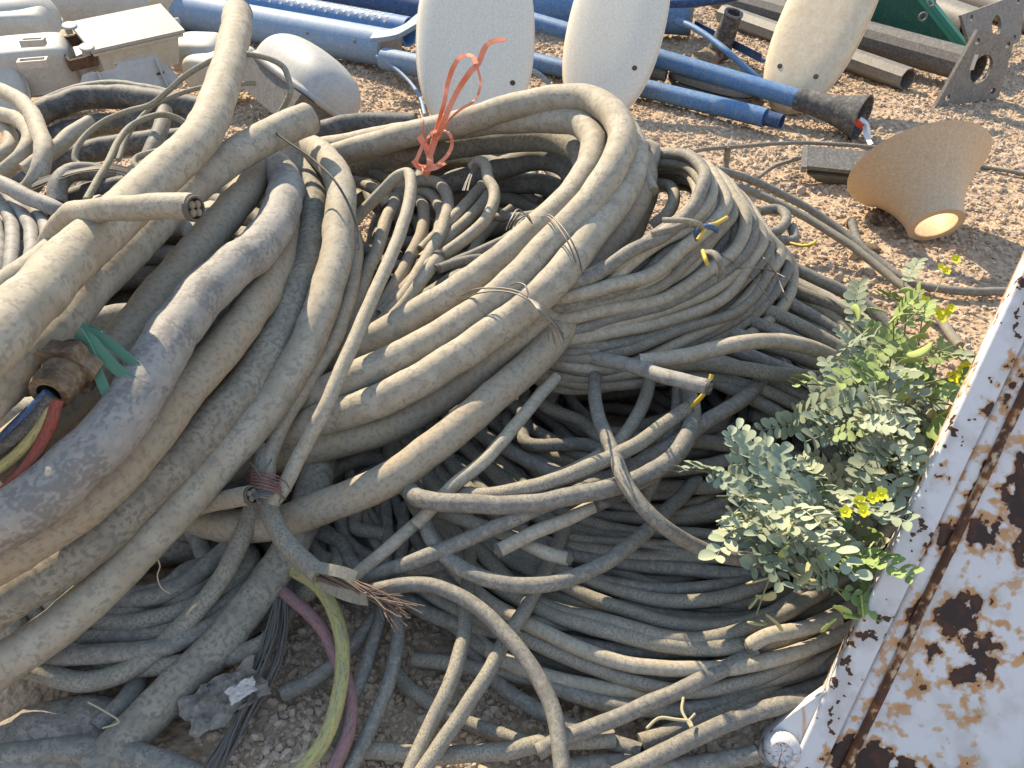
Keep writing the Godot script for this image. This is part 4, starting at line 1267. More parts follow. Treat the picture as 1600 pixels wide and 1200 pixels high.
	cable("slim_cable", M.tan, 0.0331, [752, 290, 0.44, 728, 320, 0.44, 700, 350, 0.42, 660, 390, 0.38], "short tan length left of the kinked cable", DG)
	cable("slim_cable", M.tan, 0.0331, [762, 305, 0.43, 740, 335, 0.43, 705, 365, 0.41, 660, 405, 0.37], "short tan length directly under the kinked cable", DG)
	cable("slim_cable", M.tan, 0.0331, [686, 400, 0.47, 668, 425, 0.455, 645, 460, 0.42, 615, 495, 0.38, 580, 515, 0.35], "grey cable with a pale blunt cut end pointing up right", DG, "a")
	cable("slim_cable", M.grey, 0.0258, [684, 420, 0.46, 720, 408, 0.46, 765, 402, 0.45, 800, 400, 0.44], "grey short stub lying level beside the pale cut end", DG, "a")
	cable("slim_cable", M.grey, 0.0239, [700, 412, 0.42, 745, 395, 0.46, 790, 375, 0.48, 835, 365, 0.50], "thin grey cable slanting up into the arched coil", DG)
	cable("slim_cable", M.grey, 0.0239, [760, 338, 0.44, 800, 338, 0.46, 840, 332, 0.48, 868, 322, 0.50], "thin grey cable level inside the arched coil", DG)
	cable("slim_cable", M.mottle, 0.0313, [735, 400, 0.36, 750, 375, 0.37, 775, 345, 0.38, 800, 325, 0.40], "grey sun-flecked cable inside the arched coil", DG)
	cable("slim_cable", M.mottle, 0.0313, [655, 470, 0.32, 690, 445, 0.36, 740, 425, 0.39, 800, 420, 0.40], "grey cable in shade behind the coil's front strands", DG)
	cable("slim_cable", M.grey, 0.0276, [640, 470, 0.38, 680, 458, 0.40, 715, 450, 0.42, 740, 446, 0.43], "grey slim cable just above the coil's uppermost front strand", DG)
	cable("slim_cable", M.grey, 0.0386, [530, 268, 0.36, 560, 266, 0.40, 590, 272, 0.41, 615, 290, 0.40, 640, 320, 0.36], "grey torn cable under the arched coil's left strands", DG)
	cable("slim_cable", M.tan, 0.0368, [530, 285, 0.38, 560, 285, 0.40, 590, 300, 0.41, 604, 320, 0.38], "tan cable arching behind the hairpin's dark leg", DG)
	cable("slim_cable", M.grey, 0.0313, [540, 350, 0.40, 556, 370, 0.42, 558, 400, 0.42, 552, 440, 0.40, 540, 480, 0.38], "grey cable pressed against the left heap's outer bend", DG)
	cable("slim_cable", M.grey, 0.0368, [590, 380, 0.30, 570, 420, 0.32, 545, 470, 0.31, 515, 520, 0.28], "grey cable in the gap right of the left heap", DG)
	for q in [[705, 300, 780, 292, 845, 318, "upper of three cables in the arch's shade"], [720, 322, 790, 312, 850, 335, "middle of three cables in the arch's shade"], [690, 345, 770, 335, 835, 352, "lowest of three cables in the arch's shade"]]:
		cable("slim_cable", M.mottle, 0.042, [q[0], q[1], 0.28, q[2], q[3], 0.32, q[4], q[5], 0.33], q[6], DG)
	# the small coil and loops at the left edge
	var KG := "loops at the left edge"
	cable("medium_cable", M.tan, 0.050, [-60, 120, 0.52, 0, 141, 0.57, 36, 160, 0.60, 60, 200, 0.61, 66, 242, 0.60, 56, 280, 0.56, 34, 305, 0.50], "outermost grey loop at the upper left edge", KG)
	cable("medium_cable", M.tan, 0.046, [-40, 172, 0.54, 0, 178, 0.57, 32, 190, 0.58, 46, 214, 0.58, 34, 244, 0.56, 0, 275, 0.52, -40, 300, 0.48], "second loop inside the outermost grey loop", KG)
	cable("medium_cable", M.tan, 0.042, [-30, 192, 0.50, 0, 196, 0.52, 16, 214, 0.53, 8, 240, 0.52, -25, 262, 0.50], "innermost small loop at the upper left edge", KG)
	cable("medium_cable", M.lilac, 0.042, [-30, 270, 0.56, 10, 290, 0.58, 42, 308, 0.57, 94, 332, 0.55, 120, 350, 0.50], "grey cable crossing over the left edge loops", KG)
	for q in [[-8, 300, 18, 350, 20, 400, 8, 470, "first upright grey strand at the left edge"], [10, 305, 44, 352, 47, 400, 36, 470, "second upright grey strand from the left edge"], [34, 312, 69, 352, 75, 400, 66, 470, "third upright grey strand from the left edge"], [-34, 310, -8, 350, -6, 410, -18, 470, "upright strand half cut off by the left edge"]]:
		cable("medium_cable", M.lilac, 0.034, [q[0], q[1], 0.50, q[2], q[3], 0.53, q[4], q[5], 0.54, q[6], q[7], 0.52], q[8], KG)
	cable("medium_cable", M.tan, 0.046, [302, 326, 0.86, 225, 326, 0.84, 150, 329, 0.81, 118, 334, 0.78, 94, 350, 0.73, 74, 380, 0.66, 66, 420, 0.58], "cable with flat cut end pointing right, lying over the thick cables", KG, "a", 16)
	cable("medium_cable", M.tan, 0.046, [142, 192, 0.60, 110, 212, 0.59, 72, 245, 0.57, 40, 268, 0.55], "tan stub with blunt upper end left of the thin loops", KG, "a")
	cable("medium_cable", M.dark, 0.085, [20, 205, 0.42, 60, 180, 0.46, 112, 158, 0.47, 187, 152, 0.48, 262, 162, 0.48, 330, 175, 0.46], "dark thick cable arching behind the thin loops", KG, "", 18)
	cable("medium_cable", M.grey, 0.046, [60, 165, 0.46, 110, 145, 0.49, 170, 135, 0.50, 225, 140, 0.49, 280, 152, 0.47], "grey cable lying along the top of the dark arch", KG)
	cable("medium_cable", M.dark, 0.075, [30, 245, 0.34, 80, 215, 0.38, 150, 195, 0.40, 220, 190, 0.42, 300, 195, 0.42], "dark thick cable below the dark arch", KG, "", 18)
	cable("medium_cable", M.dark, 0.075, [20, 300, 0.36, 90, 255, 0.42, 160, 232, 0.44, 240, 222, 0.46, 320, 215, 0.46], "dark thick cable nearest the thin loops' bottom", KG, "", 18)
	cable("medium_cable", M.grey, 0.05, [90, 320, 0.55, 92, 290, 0.58, 108, 272, 0.59, 140, 268, 0.58, 180, 275, 0.56], "grey bent cable between the cut end and thin loops", KG)
	cable("medium_cable", M.grey, 0.046, [256, 172, 0.62, 252, 195, 0.61, 240, 230, 0.59, 225, 262, 0.56, 190, 300, 0.52], "grey cable with rounded tip inside the thin loops", KG, "a")
	cable("medium_cable", M.dark, 0.05, [60, 330, 0.50, 130, 302, 0.53, 200, 288, 0.55, 260, 262, 0.56], "dark cable just above the flat-ended cable", KG)
	cable("medium_cable", M.tan, 0.050, [-60, 500, 0.66, 0, 452, 0.67, 60, 408, 0.67, 120, 358, 0.66, 160, 320, 0.62], "tan cable edge visible above the stub cable at left", KG)
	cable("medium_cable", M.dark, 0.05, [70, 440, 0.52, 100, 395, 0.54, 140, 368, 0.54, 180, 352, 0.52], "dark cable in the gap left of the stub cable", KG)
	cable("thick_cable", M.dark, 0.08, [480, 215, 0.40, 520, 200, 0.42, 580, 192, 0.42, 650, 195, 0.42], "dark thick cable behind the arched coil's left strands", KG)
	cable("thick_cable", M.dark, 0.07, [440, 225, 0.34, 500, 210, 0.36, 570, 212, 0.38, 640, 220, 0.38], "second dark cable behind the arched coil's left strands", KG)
	# thin pale flex looping at the upper left
	var TG := "thin pale flex loops"
	cable("thin_flex", M.thin, 0.017, [420, 200, 0.60, 442, 170, 0.66, 454, 142, 0.71, 449, 118, 0.74, 442, 104, 0.76, 420, 92, 0.78, 385, 85, 0.79, 348, 88, 0.79, 315, 102, 0.78, 285, 122, 0.75, 258, 146, 0.71, 235, 164, 0.68, 200, 174, 0.66, 165, 188, 0.64, 138, 208, 0.62, 120, 232, 0.60, 118, 252, 0.58, 132, 260, 0.57, 160, 258, 0.57], "thin pale flex looping over the upright stub", TG, "", 8, 0.6)
	cable("thin_flex", M.thin, 0.017, [135, 312, 0.66, 150, 285, 0.67, 168, 255, 0.68, 185, 222, 0.69, 205, 198, 0.70, 232, 184, 0.71, 260, 180, 0.70, 285, 190, 0.68, 300, 206, 0.66], "thin pale flex bowed below the long flex loop", TG, "", 8, 0.6)
	cable("thin_flex", M.thin, 0.017, [275, 232, 0.70, 240, 238, 0.70, 215, 246, 0.69, 209, 256, 0.685, 218, 264, 0.68, 240, 262, 0.70, 262, 258, 0.71], "thin pale flex in a tight bend beside the stub cable", TG, "", 8, 0.6)
	cable("thin_flex", M.thin, 0.017, [165, 312, 0.63, 195, 296, 0.64, 225, 278, 0.66, 248, 250, 0.68, 270, 228, 0.69], "thin pale flex running down along the stub cable", TG, "", 8, 0.6)
	cable("thin_flex", M.thin, 0.015, [400, 130, 0.66, 360, 132, 0.66, 310, 138, 0.66, 270, 150, 0.65, 240, 166, 0.64, 215, 190, 0.62, 195, 220, 0.61, 185, 250, 0.59], "thin pale flex crossing behind the long flex loop", TG, "", 8, 0.6)
	cable("thin_flex", M.dark, 0.006, [392, 165, 0.60, 405, 188, 0.70, 415, 196, 0.70, 450, 222, 0.68, 490, 250, 0.66, 525, 285, 0.64, 545, 320, 0.60, 556, 350, 0.56, 560, 390, 0.52], "thin wire hanging over the outer bend of the left heap", TG, "", 6, 0.5)
	# cables fanning out to the right of the leaning coil
	var RG := "cables fanning right over the ground coil"
	cable("medium_cable", M.grey, 0.0292, [1085, 262, 0.30, 1124, 268, 0.28, 1200, 292, 0.20, 1290, 342, 0.12, 1360, 396, 0.06, 1420, 438, 0.03, 1490, 455, 0.025, 1575, 455, 0.025], "outermost grey cable curving right along the gravel to the steel panel", RG)
	cable("medium_cable", M.mottle, 0.0292, [1110, 278, 0.24, 1180, 300, 0.20, 1260, 340, 0.15, 1330, 385, 0.11, 1395, 435, 0.07, 1450, 480, 0.05, 1500, 540, 0.05], "grey cable just inside the outermost one, entering the shrub", RG)
	for i in 17:
		var y0 := 385 + i * 13 + rng.randf_range(-6, 6)
		var x0 := 1150 + rng.randf_range(-25, 25) - absf(i - 4) * 3.0
		var h0 := 0.335 - i * 0.006 + (0.05 if i % 2 == 0 else 0.0)
		var dx := 150 + rng.randf_range(-10, 60)
		cable("fan_cable", [M.grey, M.tan, M.mottle, M.grey][i % 4], rng.randf_range(0.032, 0.038), [x0 - 90, y0 - 35, h0 - 0.02, x0, y0, h0, x0 + dx * 0.5, y0 + 38, h0 - 0.03, x0 + dx, y0 + 88, h0 - 0.08, x0 + dx + 70, y0 + 150, h0 - 0.13], "%s cable of the fan from the top, slanting right towards the shrub" % ["first", "second", "third", "fourth", "fifth", "sixth", "seventh", "eighth", "ninth", "tenth", "eleventh", "twelfth", "thirteenth", "fourteenth", "fifteenth", "sixteenth", "seventeenth"][i], RG)
	cable("medium_cable", M.tan, 0.0373, [1000, 566, 0.40, 1060, 560, 0.41, 1110, 548, 0.42, 1160, 537, 0.43, 1210, 532, 0.42, 1260, 540, 0.40, 1300, 560, 0.36, 1330, 590, 0.30], "tan cable arching towards the shrub from the leaning coil's bottom", RG)
	cable("medium_cable", M.mottle, 0.0373, [1040, 570, 0.34, 1110, 568, 0.34, 1190, 580, 0.33, 1280, 592, 0.30], "mottled cable running level into the shrub", RG)
	cable("medium_cable", M.mottle, 0.0324, [1030, 595, 0.30, 1110, 590, 0.30, 1190, 608, 0.28, 1260, 640, 0.24], "grey cable below the mottled level one", RG)
	cable("medium_cable", M.grey, 0.0364, [1175, 650, 0.20, 1220, 655, 0.2, 1300, 668, 0.18], "grey stub with torn end below the shrub's left leaves", RG, "a")
	cable("medium_cable", M.grey, 0.0364, [980, 690, 0.22, 1080, 688, 0.22, 1170, 704, 0.2, 1260, 722, 0.16], "grey cable running level under the shrub's left branches", RG)
	cable("medium_cable", M.grey, 0.0324, [1330, 345, 0.06, 1340, 375, 0.03, 1352, 395, 0.02], "short grey stub standing out of the gravel before the cone", RG, "a")
	cable("medium_cable", M.grey, 0.0275, [1137, 232, 0.13, 1135, 250, 0.07, 1132, 272, 0.02], "upright grey stub behind the leaning coil", RG, "a")
	cable("thin_flex", M.grey, 0.0184, [1075, 240, 0.14, 1100, 234, 0.14, 1180, 227, 0.12, 1260, 223, 0.11, 1340, 227, 0.115, 1420, 238, 0.11], "thin grey cable lying across the flat lamp head", RG, "", 8)
	cable("thin_flex", M.grey, 0.0184, [1150, 300, 0.03, 1185, 278, 0.02, 1215, 258, 0.03, 1252, 246, 0.07], "thin grey cable leading into the flat lamp head", RG, "", 8)
	cable("thin_flex", M.grey, 0.018, [1510, 255, 0.02, 1545, 262, 0.014, 1600, 272, 0.014, 1660, 285, 0.014], "thin grey cable on the gravel right of the cone", RG, "", 8)
	cable("medium_cable", M.tan, 0.0356, [1020, 300, 0.60, 1008, 275, 0.62, 1000, 240, 0.63, 1010, 228, 0.635, 1022, 234, 0.63, 1018, 258, 0.60, 1000, 280, 0.55], "small tan loop peeping out right of the arched coil's top", RG)
	cable("medium_cable", M.tan, 0.0324, [1020, 285, 0.53, 1045, 290, 0.55, 1052, 312, 0.55, 1042, 335, 0.53, 1020, 355, 0.5], "small tan bend inside the leaning coil's top", RG)
	cable("medium_cable", M.grey, 0.0292, [1185, 330, 0.40, 1215, 328, 0.40, 1228, 340, 0.40, 1215, 360, 0.39, 1185, 370, 0.38, 1240, 375, 0.37, 1238, 355, 0.38], "small grey pigtail loop at the leaning coil's right side", RG)
	# loops hanging over the ground coil's open middle
	var EG := "loose loops over the ground coil"
	cable("loop_cable", M.grey, 0.0388, [600, 735, 0.20, 635, 762, 0.25, 660, 781, 0.28, 725, 787, 0.29, 819, 789, 0.29, 894, 779, 0.30, 987, 752, 0.31, 1044, 719, 0.32, 1074, 677, 0.33, 1079, 630, 0.32, 1068, 595, 0.28, 1050, 560, 0.24], "broad grey loop drooping across the middle below the tan strand", EG)
	cable("loop_cable", M.mottle, 0.0324, [1074, 640, 0.345, 1040, 662, 0.345, 987, 700, 0.34, 912, 734, 0.33, 837, 760, 0.31, 770, 772, 0.28, 700, 770, 0.24], "mottled cable with yellow core sticking out of its end", EG, "a")
	cable("loop_cable", M.lilac, 0.0340, [1106, 604, 0.43, 1049, 589, 0.42, 1000, 574, 0.40, 940, 560, 0.36, 880, 545, 0.32], "cable with round cut end pointing right, below the leaning coil", EG, "a", 16)
	cable("loop_cable", M.grey, 0.0307, [935, 560, 0.30, 930, 600, 0.32, 932, 645, 0.33, 952, 694, 0.335, 987, 768, 0.33, 1030, 818, 0.30, 1075, 845, 0.26, 1131, 866, 0.22, 1210, 872, 0.16, 1300, 850, 0.1], "grey cable dropping from the leaning coil to the shrub's foot", EG)
	cable("loop_cable", M.tan, 0.0292, [868, 590, 0.34, 819, 645, 0.33, 762, 712, 0.31, 710, 758, 0.28, 650, 820, 0.22], "straight tan cable slanting down left under the lowest strand", EG)
	cable("loop_cable", M.mottle, 0.0307, [1020, 570, 0.28, 1014, 600, 0.30, 1004, 636, 0.31, 969, 690, 0.31, 925, 720, 0.29, 860, 750, 0.26], "mottled cable behind the drooping loop, slanting down left", EG)
	cable("loop_cable", M.grey, 0.0324, [1045, 530, 0.28, 1056, 570, 0.29, 1062, 615, 0.29, 1054, 665, 0.28, 1030, 722, 0.25, 1000, 790, 0.2], "grey upright cable near the yellow core", EG)
	cable("loop_cable", M.grey, 0.0356, [1190, 600, 0.28, 1150, 632, 0.30, 1105, 660, 0.31, 1050, 694, 0.30, 980, 735, 0.27, 900, 785, 0.22], "grey cable from the shrub's left leaves down to the left", EG)
	cable("loop_cable", M.grey, 0.0324, [640, 745, 0.20, 661, 790, 0.21, 669, 836, 0.21, 706, 876, 0.205, 762, 904, 0.20, 819, 915, 0.20, 882, 907, 0.20, 942, 881, 0.20, 995, 844, 0.20, 1040, 800, 0.19, 1090, 750, 0.16], "sagging grey loop over the patch of bare dark earth", EG)
	cable("loop_cable", M.grey, 0.0324, [540, 915, 0.12, 575, 902, 0.15, 640, 880, 0.19, 700, 857, 0.22, 762, 829, 0.25, 837, 798, 0.265, 912, 765, 0.265, 975, 735, 0.25], "grey cable climbing from the frayed copper end to the right", EG)
	cable("loop_cable", M.tan, 0.0275, [540, 912, 0.16, 575, 882, 0.18, 605, 858, 0.20, 652, 816, 0.21, 700, 770, 0.2], "short tan cable beside the frayed copper end", EG)
	cable("loop_cable", M.tan, 0.0292, [778, 861, 0.23, 837, 832, 0.245, 894, 806, 0.255, 950, 780, 0.26, 1005, 752, 0.255, 1050, 715, 0.24], "tan cable with clean cut end pointing lower left", EG, "a")
	cable("loop_cable", M.tan, 0.0292, [890, 873, 0.215, 856, 865, 0.215, 800, 840, 0.21, 725, 813, 0.20, 660, 795, 0.17], "tan cable with frayed dark end pointing right", EG, "a")
	cable("loop_cable", M.dark, 0.0340, [930, 788, 0.275, 945, 781, 0.277, 968, 770, 0.275], "dark taped sleeve round the clean cut cable", EG)
	# strands on the ground at the bottom
	var BG := "cables crossing the bare earth in front"
	cable("front_cable", M.grey, 0.0307, [560, 935, 0.15, 597, 920, 0.17, 669, 917, 0.18, 732, 941, 0.18, 792, 990, 0.17, 837, 1050, 0.15, 864, 1108, 0.13, 880, 1210, 0.10], "grey cable arching over and down to the bottom edge", BG)
	cable("front_cable", M.mottle, 0.0292, [730, 790, 0.12, 736, 862, 0.13, 729, 930, 0.13, 725, 994, 0.12, 702, 1069, 0.11, 676, 1128, 0.09, 640, 1210, 0.07], "upright mottled cable with a sunlit patch, centre of the front", BG)
	cable("front_cable", M.mottle, 0.0292, [885, 822, 0.14, 860, 878, 0.14, 830, 937, 0.14, 792, 997, 0.13, 755, 1061, 0.12, 710, 1132, 0.10, 655, 1215, 0.08], "mottled cable slanting down left beside the upright one", BG)
	cable("front_cable", M.grey, 0.0275, [632, 790, 0.10, 628, 862, 0.10, 617, 937, 0.10, 620, 994, 0.09, 605, 1069, 0.08, 575, 1144, 0.06, 540, 1215, 0.05], "grey upright cable left of the frayed copper tips", BG)
	cable("front_cable", M.grey, 0.0275, [600, 760, 0.10, 606, 840, 0.10, 596, 950, 0.085, 572, 1035, 0.07, 548, 1095, 0.06, 515, 1170, 0.05], "grey cable next to the yellow wire in front", BG)
	cable("front_cable", M.grey, 0.0324, [440, 1085, 0.03, 490, 1060, 0.04, 545, 1015, 0.055, 590, 960, 0.07, 625, 900, 0.08, 660, 850, 0.08], "grey cable passing behind the yellow and pink wires", BG)
	cable("front_cable", M.grey, 0.0324, [610, 925, 0.08, 631, 936, 0.08, 687, 964, 0.075, 762, 984, 0.07, 830, 992, 0.065, 900, 990, 0.06], "grey cable lying low towards the ground coil's front", BG)
	cable("front_cable", M.mottle, 0.0324, [645, 1028, 0.03, 710, 1036, 0.03, 819, 1058, 0.03, 912, 1072, 0.035, 987, 1068, 0.045, 1100, 1046, 0.07, 1200, 1010, 0.1, 1290, 970, 0.12], "grey cable leaving the bare earth for the steel panel", BG)
	cable("front_cable", M.grey, 0.0307, [840, 1175, 0.06, 875, 1157, 0.07, 969, 1122, 0.09, 1044, 1088, 0.10, 1105, 1058, 0.11, 1180, 1020, 0.11], "grey cable slanting across the ground coil's front, lower right", BG)
	cable("front_cable", M.mottle, 0.0292, [610, 1040, 0.02, 640, 1075, 0.02, 690, 1108, 0.02, 760, 1140, 0.02, 850, 1170, 0.02], "grey cable half sunk in the earth at the bottom", BG)
	cable("front_cable", M.grey, 0.0307, [730, 1010, 0.03, 775, 1066, 0.03, 837, 1108, 0.03, 912, 1146, 0.03, 1000, 1176, 0.03], "grey low cable running to the bottom right", BG)
	cable("front_cable", M.mottle, 0.0324, [500, 1180, 0.03, 575, 1172, 0.03, 687, 1182, 0.035, 780, 1176, 0.04, 870, 1158, 0.05, 960, 1150, 0.05], "mottled cable lying along the bottom edge", BG)
	cable("front_cable", M.grey, 0.0340, [960, 1215, 0.05, 1050, 1170, 0.06, 1112, 1140, 0.065, 1190, 1112, 0.07, 1262, 1100, 0.07, 1320, 1110, 0.05], "grey cable bending at the steel panel's foot", BG)
	cable("front_cable", M.mottle, 0.0340, [1000, 1160, 0.03, 1090, 1130, 0.035, 1190, 1080, 0.04, 1300, 1000, 0.05], "grey cable just inside the bend at the panel's foot", BG)
	cable("front_cable", M.grey, 0.0340, [860, 1200, 0.025, 960, 1190, 0.025, 1080, 1195, 0.025, 1180, 1180, 0.03], "grey cable at the bottom edge under the slanting one", BG)
	cable("front_cable", M.tan, 0.0292, [1170, 1010, 0.13, 1200, 995, 0.15, 1250, 983, 0.16, 1310, 965, 0.16], "sunlit grey cable end poking out under the shrub's pods", BG, "a")
	# below the left heap
	var HG := "cables below the left heap"
	cable("hanging_cable", M.mottle, 0.040, [412, 715, 0.26, 404, 760, 0.24, 388, 817, 0.20, 362, 870, 0.17, 337, 915, 0.14, 281, 982, 0.11, 210, 1039, 0.09, 131, 1064, 0.08, 52, 1046, 0.09, 0, 1020, 0.1], "mottled cable with torn skin swinging down left from the tie", HG)
	cable("hanging_cable", M.grey, 0.042, [420, 790, 0.14, 385, 830, 0.13, 345, 865, 0.12, 300, 902, 0.11, 244, 930, 0.11, 180, 938, 0.10, 110, 925, 0.10], "grey cable behind the mottled hanging one", HG)
	cable("hanging_cable", M.tan, 0.040, [392, 774, 0.31, 360, 780, 0.28, 325, 788, 0.24, 280, 800, 0.2], "short tan stub ending in strands at the tie", HG, "a")
	cable("hanging_cable", M.grey, 0.036, [380, 1000, 0.03, 340, 1020, 0.03, 350, 940, 0.04, 352, 890, 0.05], "grey cable dimly seen under the hanging cable", HG)
	cable("hanging_cable", M.grey, 0.040, [230, 930, 0.05, 225, 1000, 0.05, 205, 1080, 0.04, 150, 1140, 0.04], "first grey upright cable in the shade below the heap", HG)
	cable("hanging_cable", M.grey, 0.036, [205, 925, 0.06, 180, 1000, 0.06, 150, 1070, 0.05], "second grey upright cable in the shade below the heap", HG)
	cable("hanging_cable", M.mottle, 0.040, [330, 930, 0.05, 300, 1010, 0.05, 255, 1080, 0.04, 215, 1120, 0.04], "grey cable beside the descending thick grey cable", HG)
	cable("hanging_cable", M.grey, 0.050, [-40, 1195, 0.04, 40, 1180, 0.045, 110, 1172, 0.05, 180, 1176, 0.05, 250, 1190, 0.045, 310, 1215, 0.04], "grey cable along the bottom left edge", HG)

# ------------------------------------------------------------------ small fittings on the heap
func fittings() -> void:
	# gland with its wires
	var ax := (PD(128, 552, 1.44) - PD(80, 612, 1.36)).normalized()
	var o := PD(76, 616, 1.36)
	var t := thing("cable_gland", o - Vector3.UP * 0.03, "brown brass cable gland nut with coloured wires coming out", "cable gland")
	var g := G.new()
	g.lathe(o, ax, [[0.0, 0.02], [0.0, 0.033], [0.0, 0.033], [0.012, 0.036], [0.03, 0.036], [0.034, 0.033], [0.036, 0.033], [0.045, 0.036], [0.055, 0.036], [0.058, 0.034]], 28)
	put("sleeve", g, M.gland, t)
	g = G.new()
	var hx := ax.cross(Vector3.UP).normalized()
	var hy := ax.cross(hx)
	var hex := PackedVector3Array()
	for i in 24:
		var a := TAU * i / 24.0
		var rr := 0.047 + 0.006 * cos(a * 6.0)
		hex.append(o + ax * 0.088 + (hx * cos(a) + hy * sin(a)) * rr)
	g.slab(hex, ax, 0.032)
	put("hex_nut", g, M.gland, t)
	g = G.new()
	g.lathe(o, ax, [[0.088, 0.030], [0.088, 0.036], [0.088, 0.036], [0.105, 0.036], [0.105, 0.036], [0.105, 0.026]], 24)
	put("thread", g, M.brown, t)
	for w in [[M.blue_wire, 0.0095, [76, 614, 40, 650, 0, 690, -40, 730], "blue_wire"], [M.dark, 0.0125, [82, 620, 52, 655, 12, 690, -40, 722], "black_wire"], [M.red_wire, 0.0105, [90, 624, 78, 665, 45, 725, 0, 772, -40, 800], "red_wire"], [M.yellow_wire, 0.0095, [84, 622, 62, 668, 30, 706, 0, 730, -40, 756], "yellow_wire"]]:
		g = G.new()
		hose(g, traced(w[2], 1.35), w[1], 10, 0.5)
		put(w[3], g, w[0], t)
	# green strap
	t = thing("green_strap", PD(170, 570, 1.45), "torn flat green plastic strap beside the brown gland", "strap")
	for q in [[[120, 520, 138, 528, 162, 555, 184, 578, 210, 596], 0.020, 1.43, 0.7], [[122, 516, 138, 545, 152, 580, 170, 622], 0.018, 1.42, -0.6], [[126, 510, 150, 522, 182, 545, 214, 572], 0.017, 1.45, 0.2]]:
		g = G.new()
		band(g, traced(q[0], q[2]), q[1], 0.0012, Vector3(q[3], 0.7, 0.7), Vector3(-q[3] * 0.6, 0.6, 0.8))
		put("band", g, M.green_strap, t)
	for i in 7:
		g = G.new()
		hose(g, traced([134 + i * 2, 512, 142 + i * 3, 508 + i, 150 + i * 3, 512 + i * 4], 1.45), 0.0006, 4, 0.5)
		put("fibre", g, M.green_strap, t)
	# orange ribbon tied to the arched coil
	t = thing("orange_ribbon", P(664, 255, 0.5), "bright orange plastic ribbon knotted round the arched coil's left strands", "ribbon")
	var rp := [
		[[672, 245, 682, 215, 698, 178, 716, 140, 735, 112, 748, 98, 757, 76, 766, 66, 790, 61], 0.021, Vector3(0.6, 0.2, 0.8), Vector3(0.2, 0.9, 0.4)],
		[[670, 240, 684, 195, 694, 160, 700, 128, 712, 98, 726, 86, 738, 88, 744, 100], 0.018, Vector3(0.8, 0.1, 0.6), Vector3(0.0, 0.9, 0.4)],
		[[744, 100, 750, 122, 748, 145, 738, 160, 718, 172, 700, 190, 684, 218], 0.010, Vector3(0.3, 0.9, 0.4), Vector3(0.9, 0.2, 0.5)],
		[[668, 248, 660, 215, 662, 195, 656, 172], 0.012, Vector3(0.9, 0.0, 0.4), Vector3(0.9, 0.1, 0.4)],
		[[650, 252, 662, 225, 675, 208, 690, 204, 704, 212, 706, 228, 698, 244, 684, 256, 668, 260, 654, 258], 0.014, Vector3(0.2, 0.9, 0.4), Vector3(0.1, 0.9, 0.5)],
		[[655, 212, 668, 235, 672, 255, 664, 275], 0.024, Vector3(0.3, 0.2, 0.9), Vector3(0.2, 0.5, 0.9)],
		[[646, 250, 656, 262, 678, 262, 694, 254], 0.022, Vector3(0.0, 0.8, 0.6), Vector3(0.0, 0.7, 0.7)]]
	for q in rp:
		g = G.new()
		var pts := PackedVector3Array()
		for i in range(0, q[0].size(), 2): pts.append(PD(q[0][i], q[0][i + 1], 2.26 + 0.02 * sin(i * 1.3)))
		band(g, pts, q[1] * 0.75, 0.0007, q[2], q[3])
		put("band", g, M.orange, t)
	# yellow and pink wires in front
	cable("core_wire", M.yellow_wire, 0.028, [440, 880, 0.13, 457, 890, 0.135, 499, 919, 0.14, 529, 975, 0.14, 536, 1042, 0.13, 525, 1106, 0.12, 502, 1162, 0.10, 462, 1212, 0.08], "dusty yellow insulated wire curving down to the bottom edge", "coloured core wires", "", 12, 0.6)
	cable("core_wire", M.pink_wire, 0.026, [420, 905, 0.10, 442, 924, 0.11, 499, 975, 0.115, 526, 1027, 0.11, 546, 1087, 0.10, 544, 1144, 0.09, 515, 1212, 0.07], "dusty pink insulated wire crossing behind the yellow one", "coloured core wires", "", 12, 0.6)
	# cable stripped to a copper braid
	t = thing("frayed_cable", P(502, 900, 0.1), "cable with split jacket and frayed brown copper strands at end", "cable", "loose cables on the heap")
	g = G.new()
	hose(g, trace([408, 700, 0.30, 412, 740, 0.28, 417, 775, 0.265, 426, 815, 0.25, 457, 859, 0.235, 500, 898, 0.22]), 0.020, 14, 0.8)
	put("jacket", g, M.mottle, t)
	g = G.new()
	band(g, trace([498, 886, 0.255, 515, 890, 0.26, 538, 895, 0.255, 556, 902, 0.25]), 0.022, 0.0018, Vector3(0, 1, 0.2), Vector3(0, 0.8, 0.6))
	band(g, trace([500, 910, 0.205, 530, 925, 0.20, 560, 934, 0.20, 575, 936, 0.21]), 0.026, 0.0018, Vector3(0, 0.2, 1), Vector3(0.2, 0.6, 0.8))
	put("torn_flap", g, M.mottle, t)
	for i in 48:
		g = G.new()
		var a := rng.randf() * TAU
		var r := 0.014 * sqrt(rng.randf())
		var d := Vector3(0, sin(a) * r, cos(a) * r)
		var e := Vector3(rng.randf_range(-0.02, 0.03), rng.randf_range(-0.02, 0.02), rng.randf_range(-0.02, 0.02))
		var q0 := P(498, 897, 0.22)
		var q1 := P(540, 912, 0.215)
		var q2 := P(582, 930, 0.205)
		var q3 := P(rng.randf_range(605, 645), rng.randf_range(935, 968), 0.19)
		hose(g, PackedVector3Array([q0 + d, q1 + d.rotated(Vector3.RIGHT, 0.8), q2 + d.rotated(Vector3.RIGHT, 1.6) * 1.15, q3 + d * 1.2 + e * 0.8]), 0.0013, 4, 1.5)
		put("copper_strand", g, M.copper, t)
	# red tie wire holding the joint
	t = thing("tie_wire", P(410, 750, 0.27), "reddish tie wire wrapped round the joint below the left heap", "tie wire")
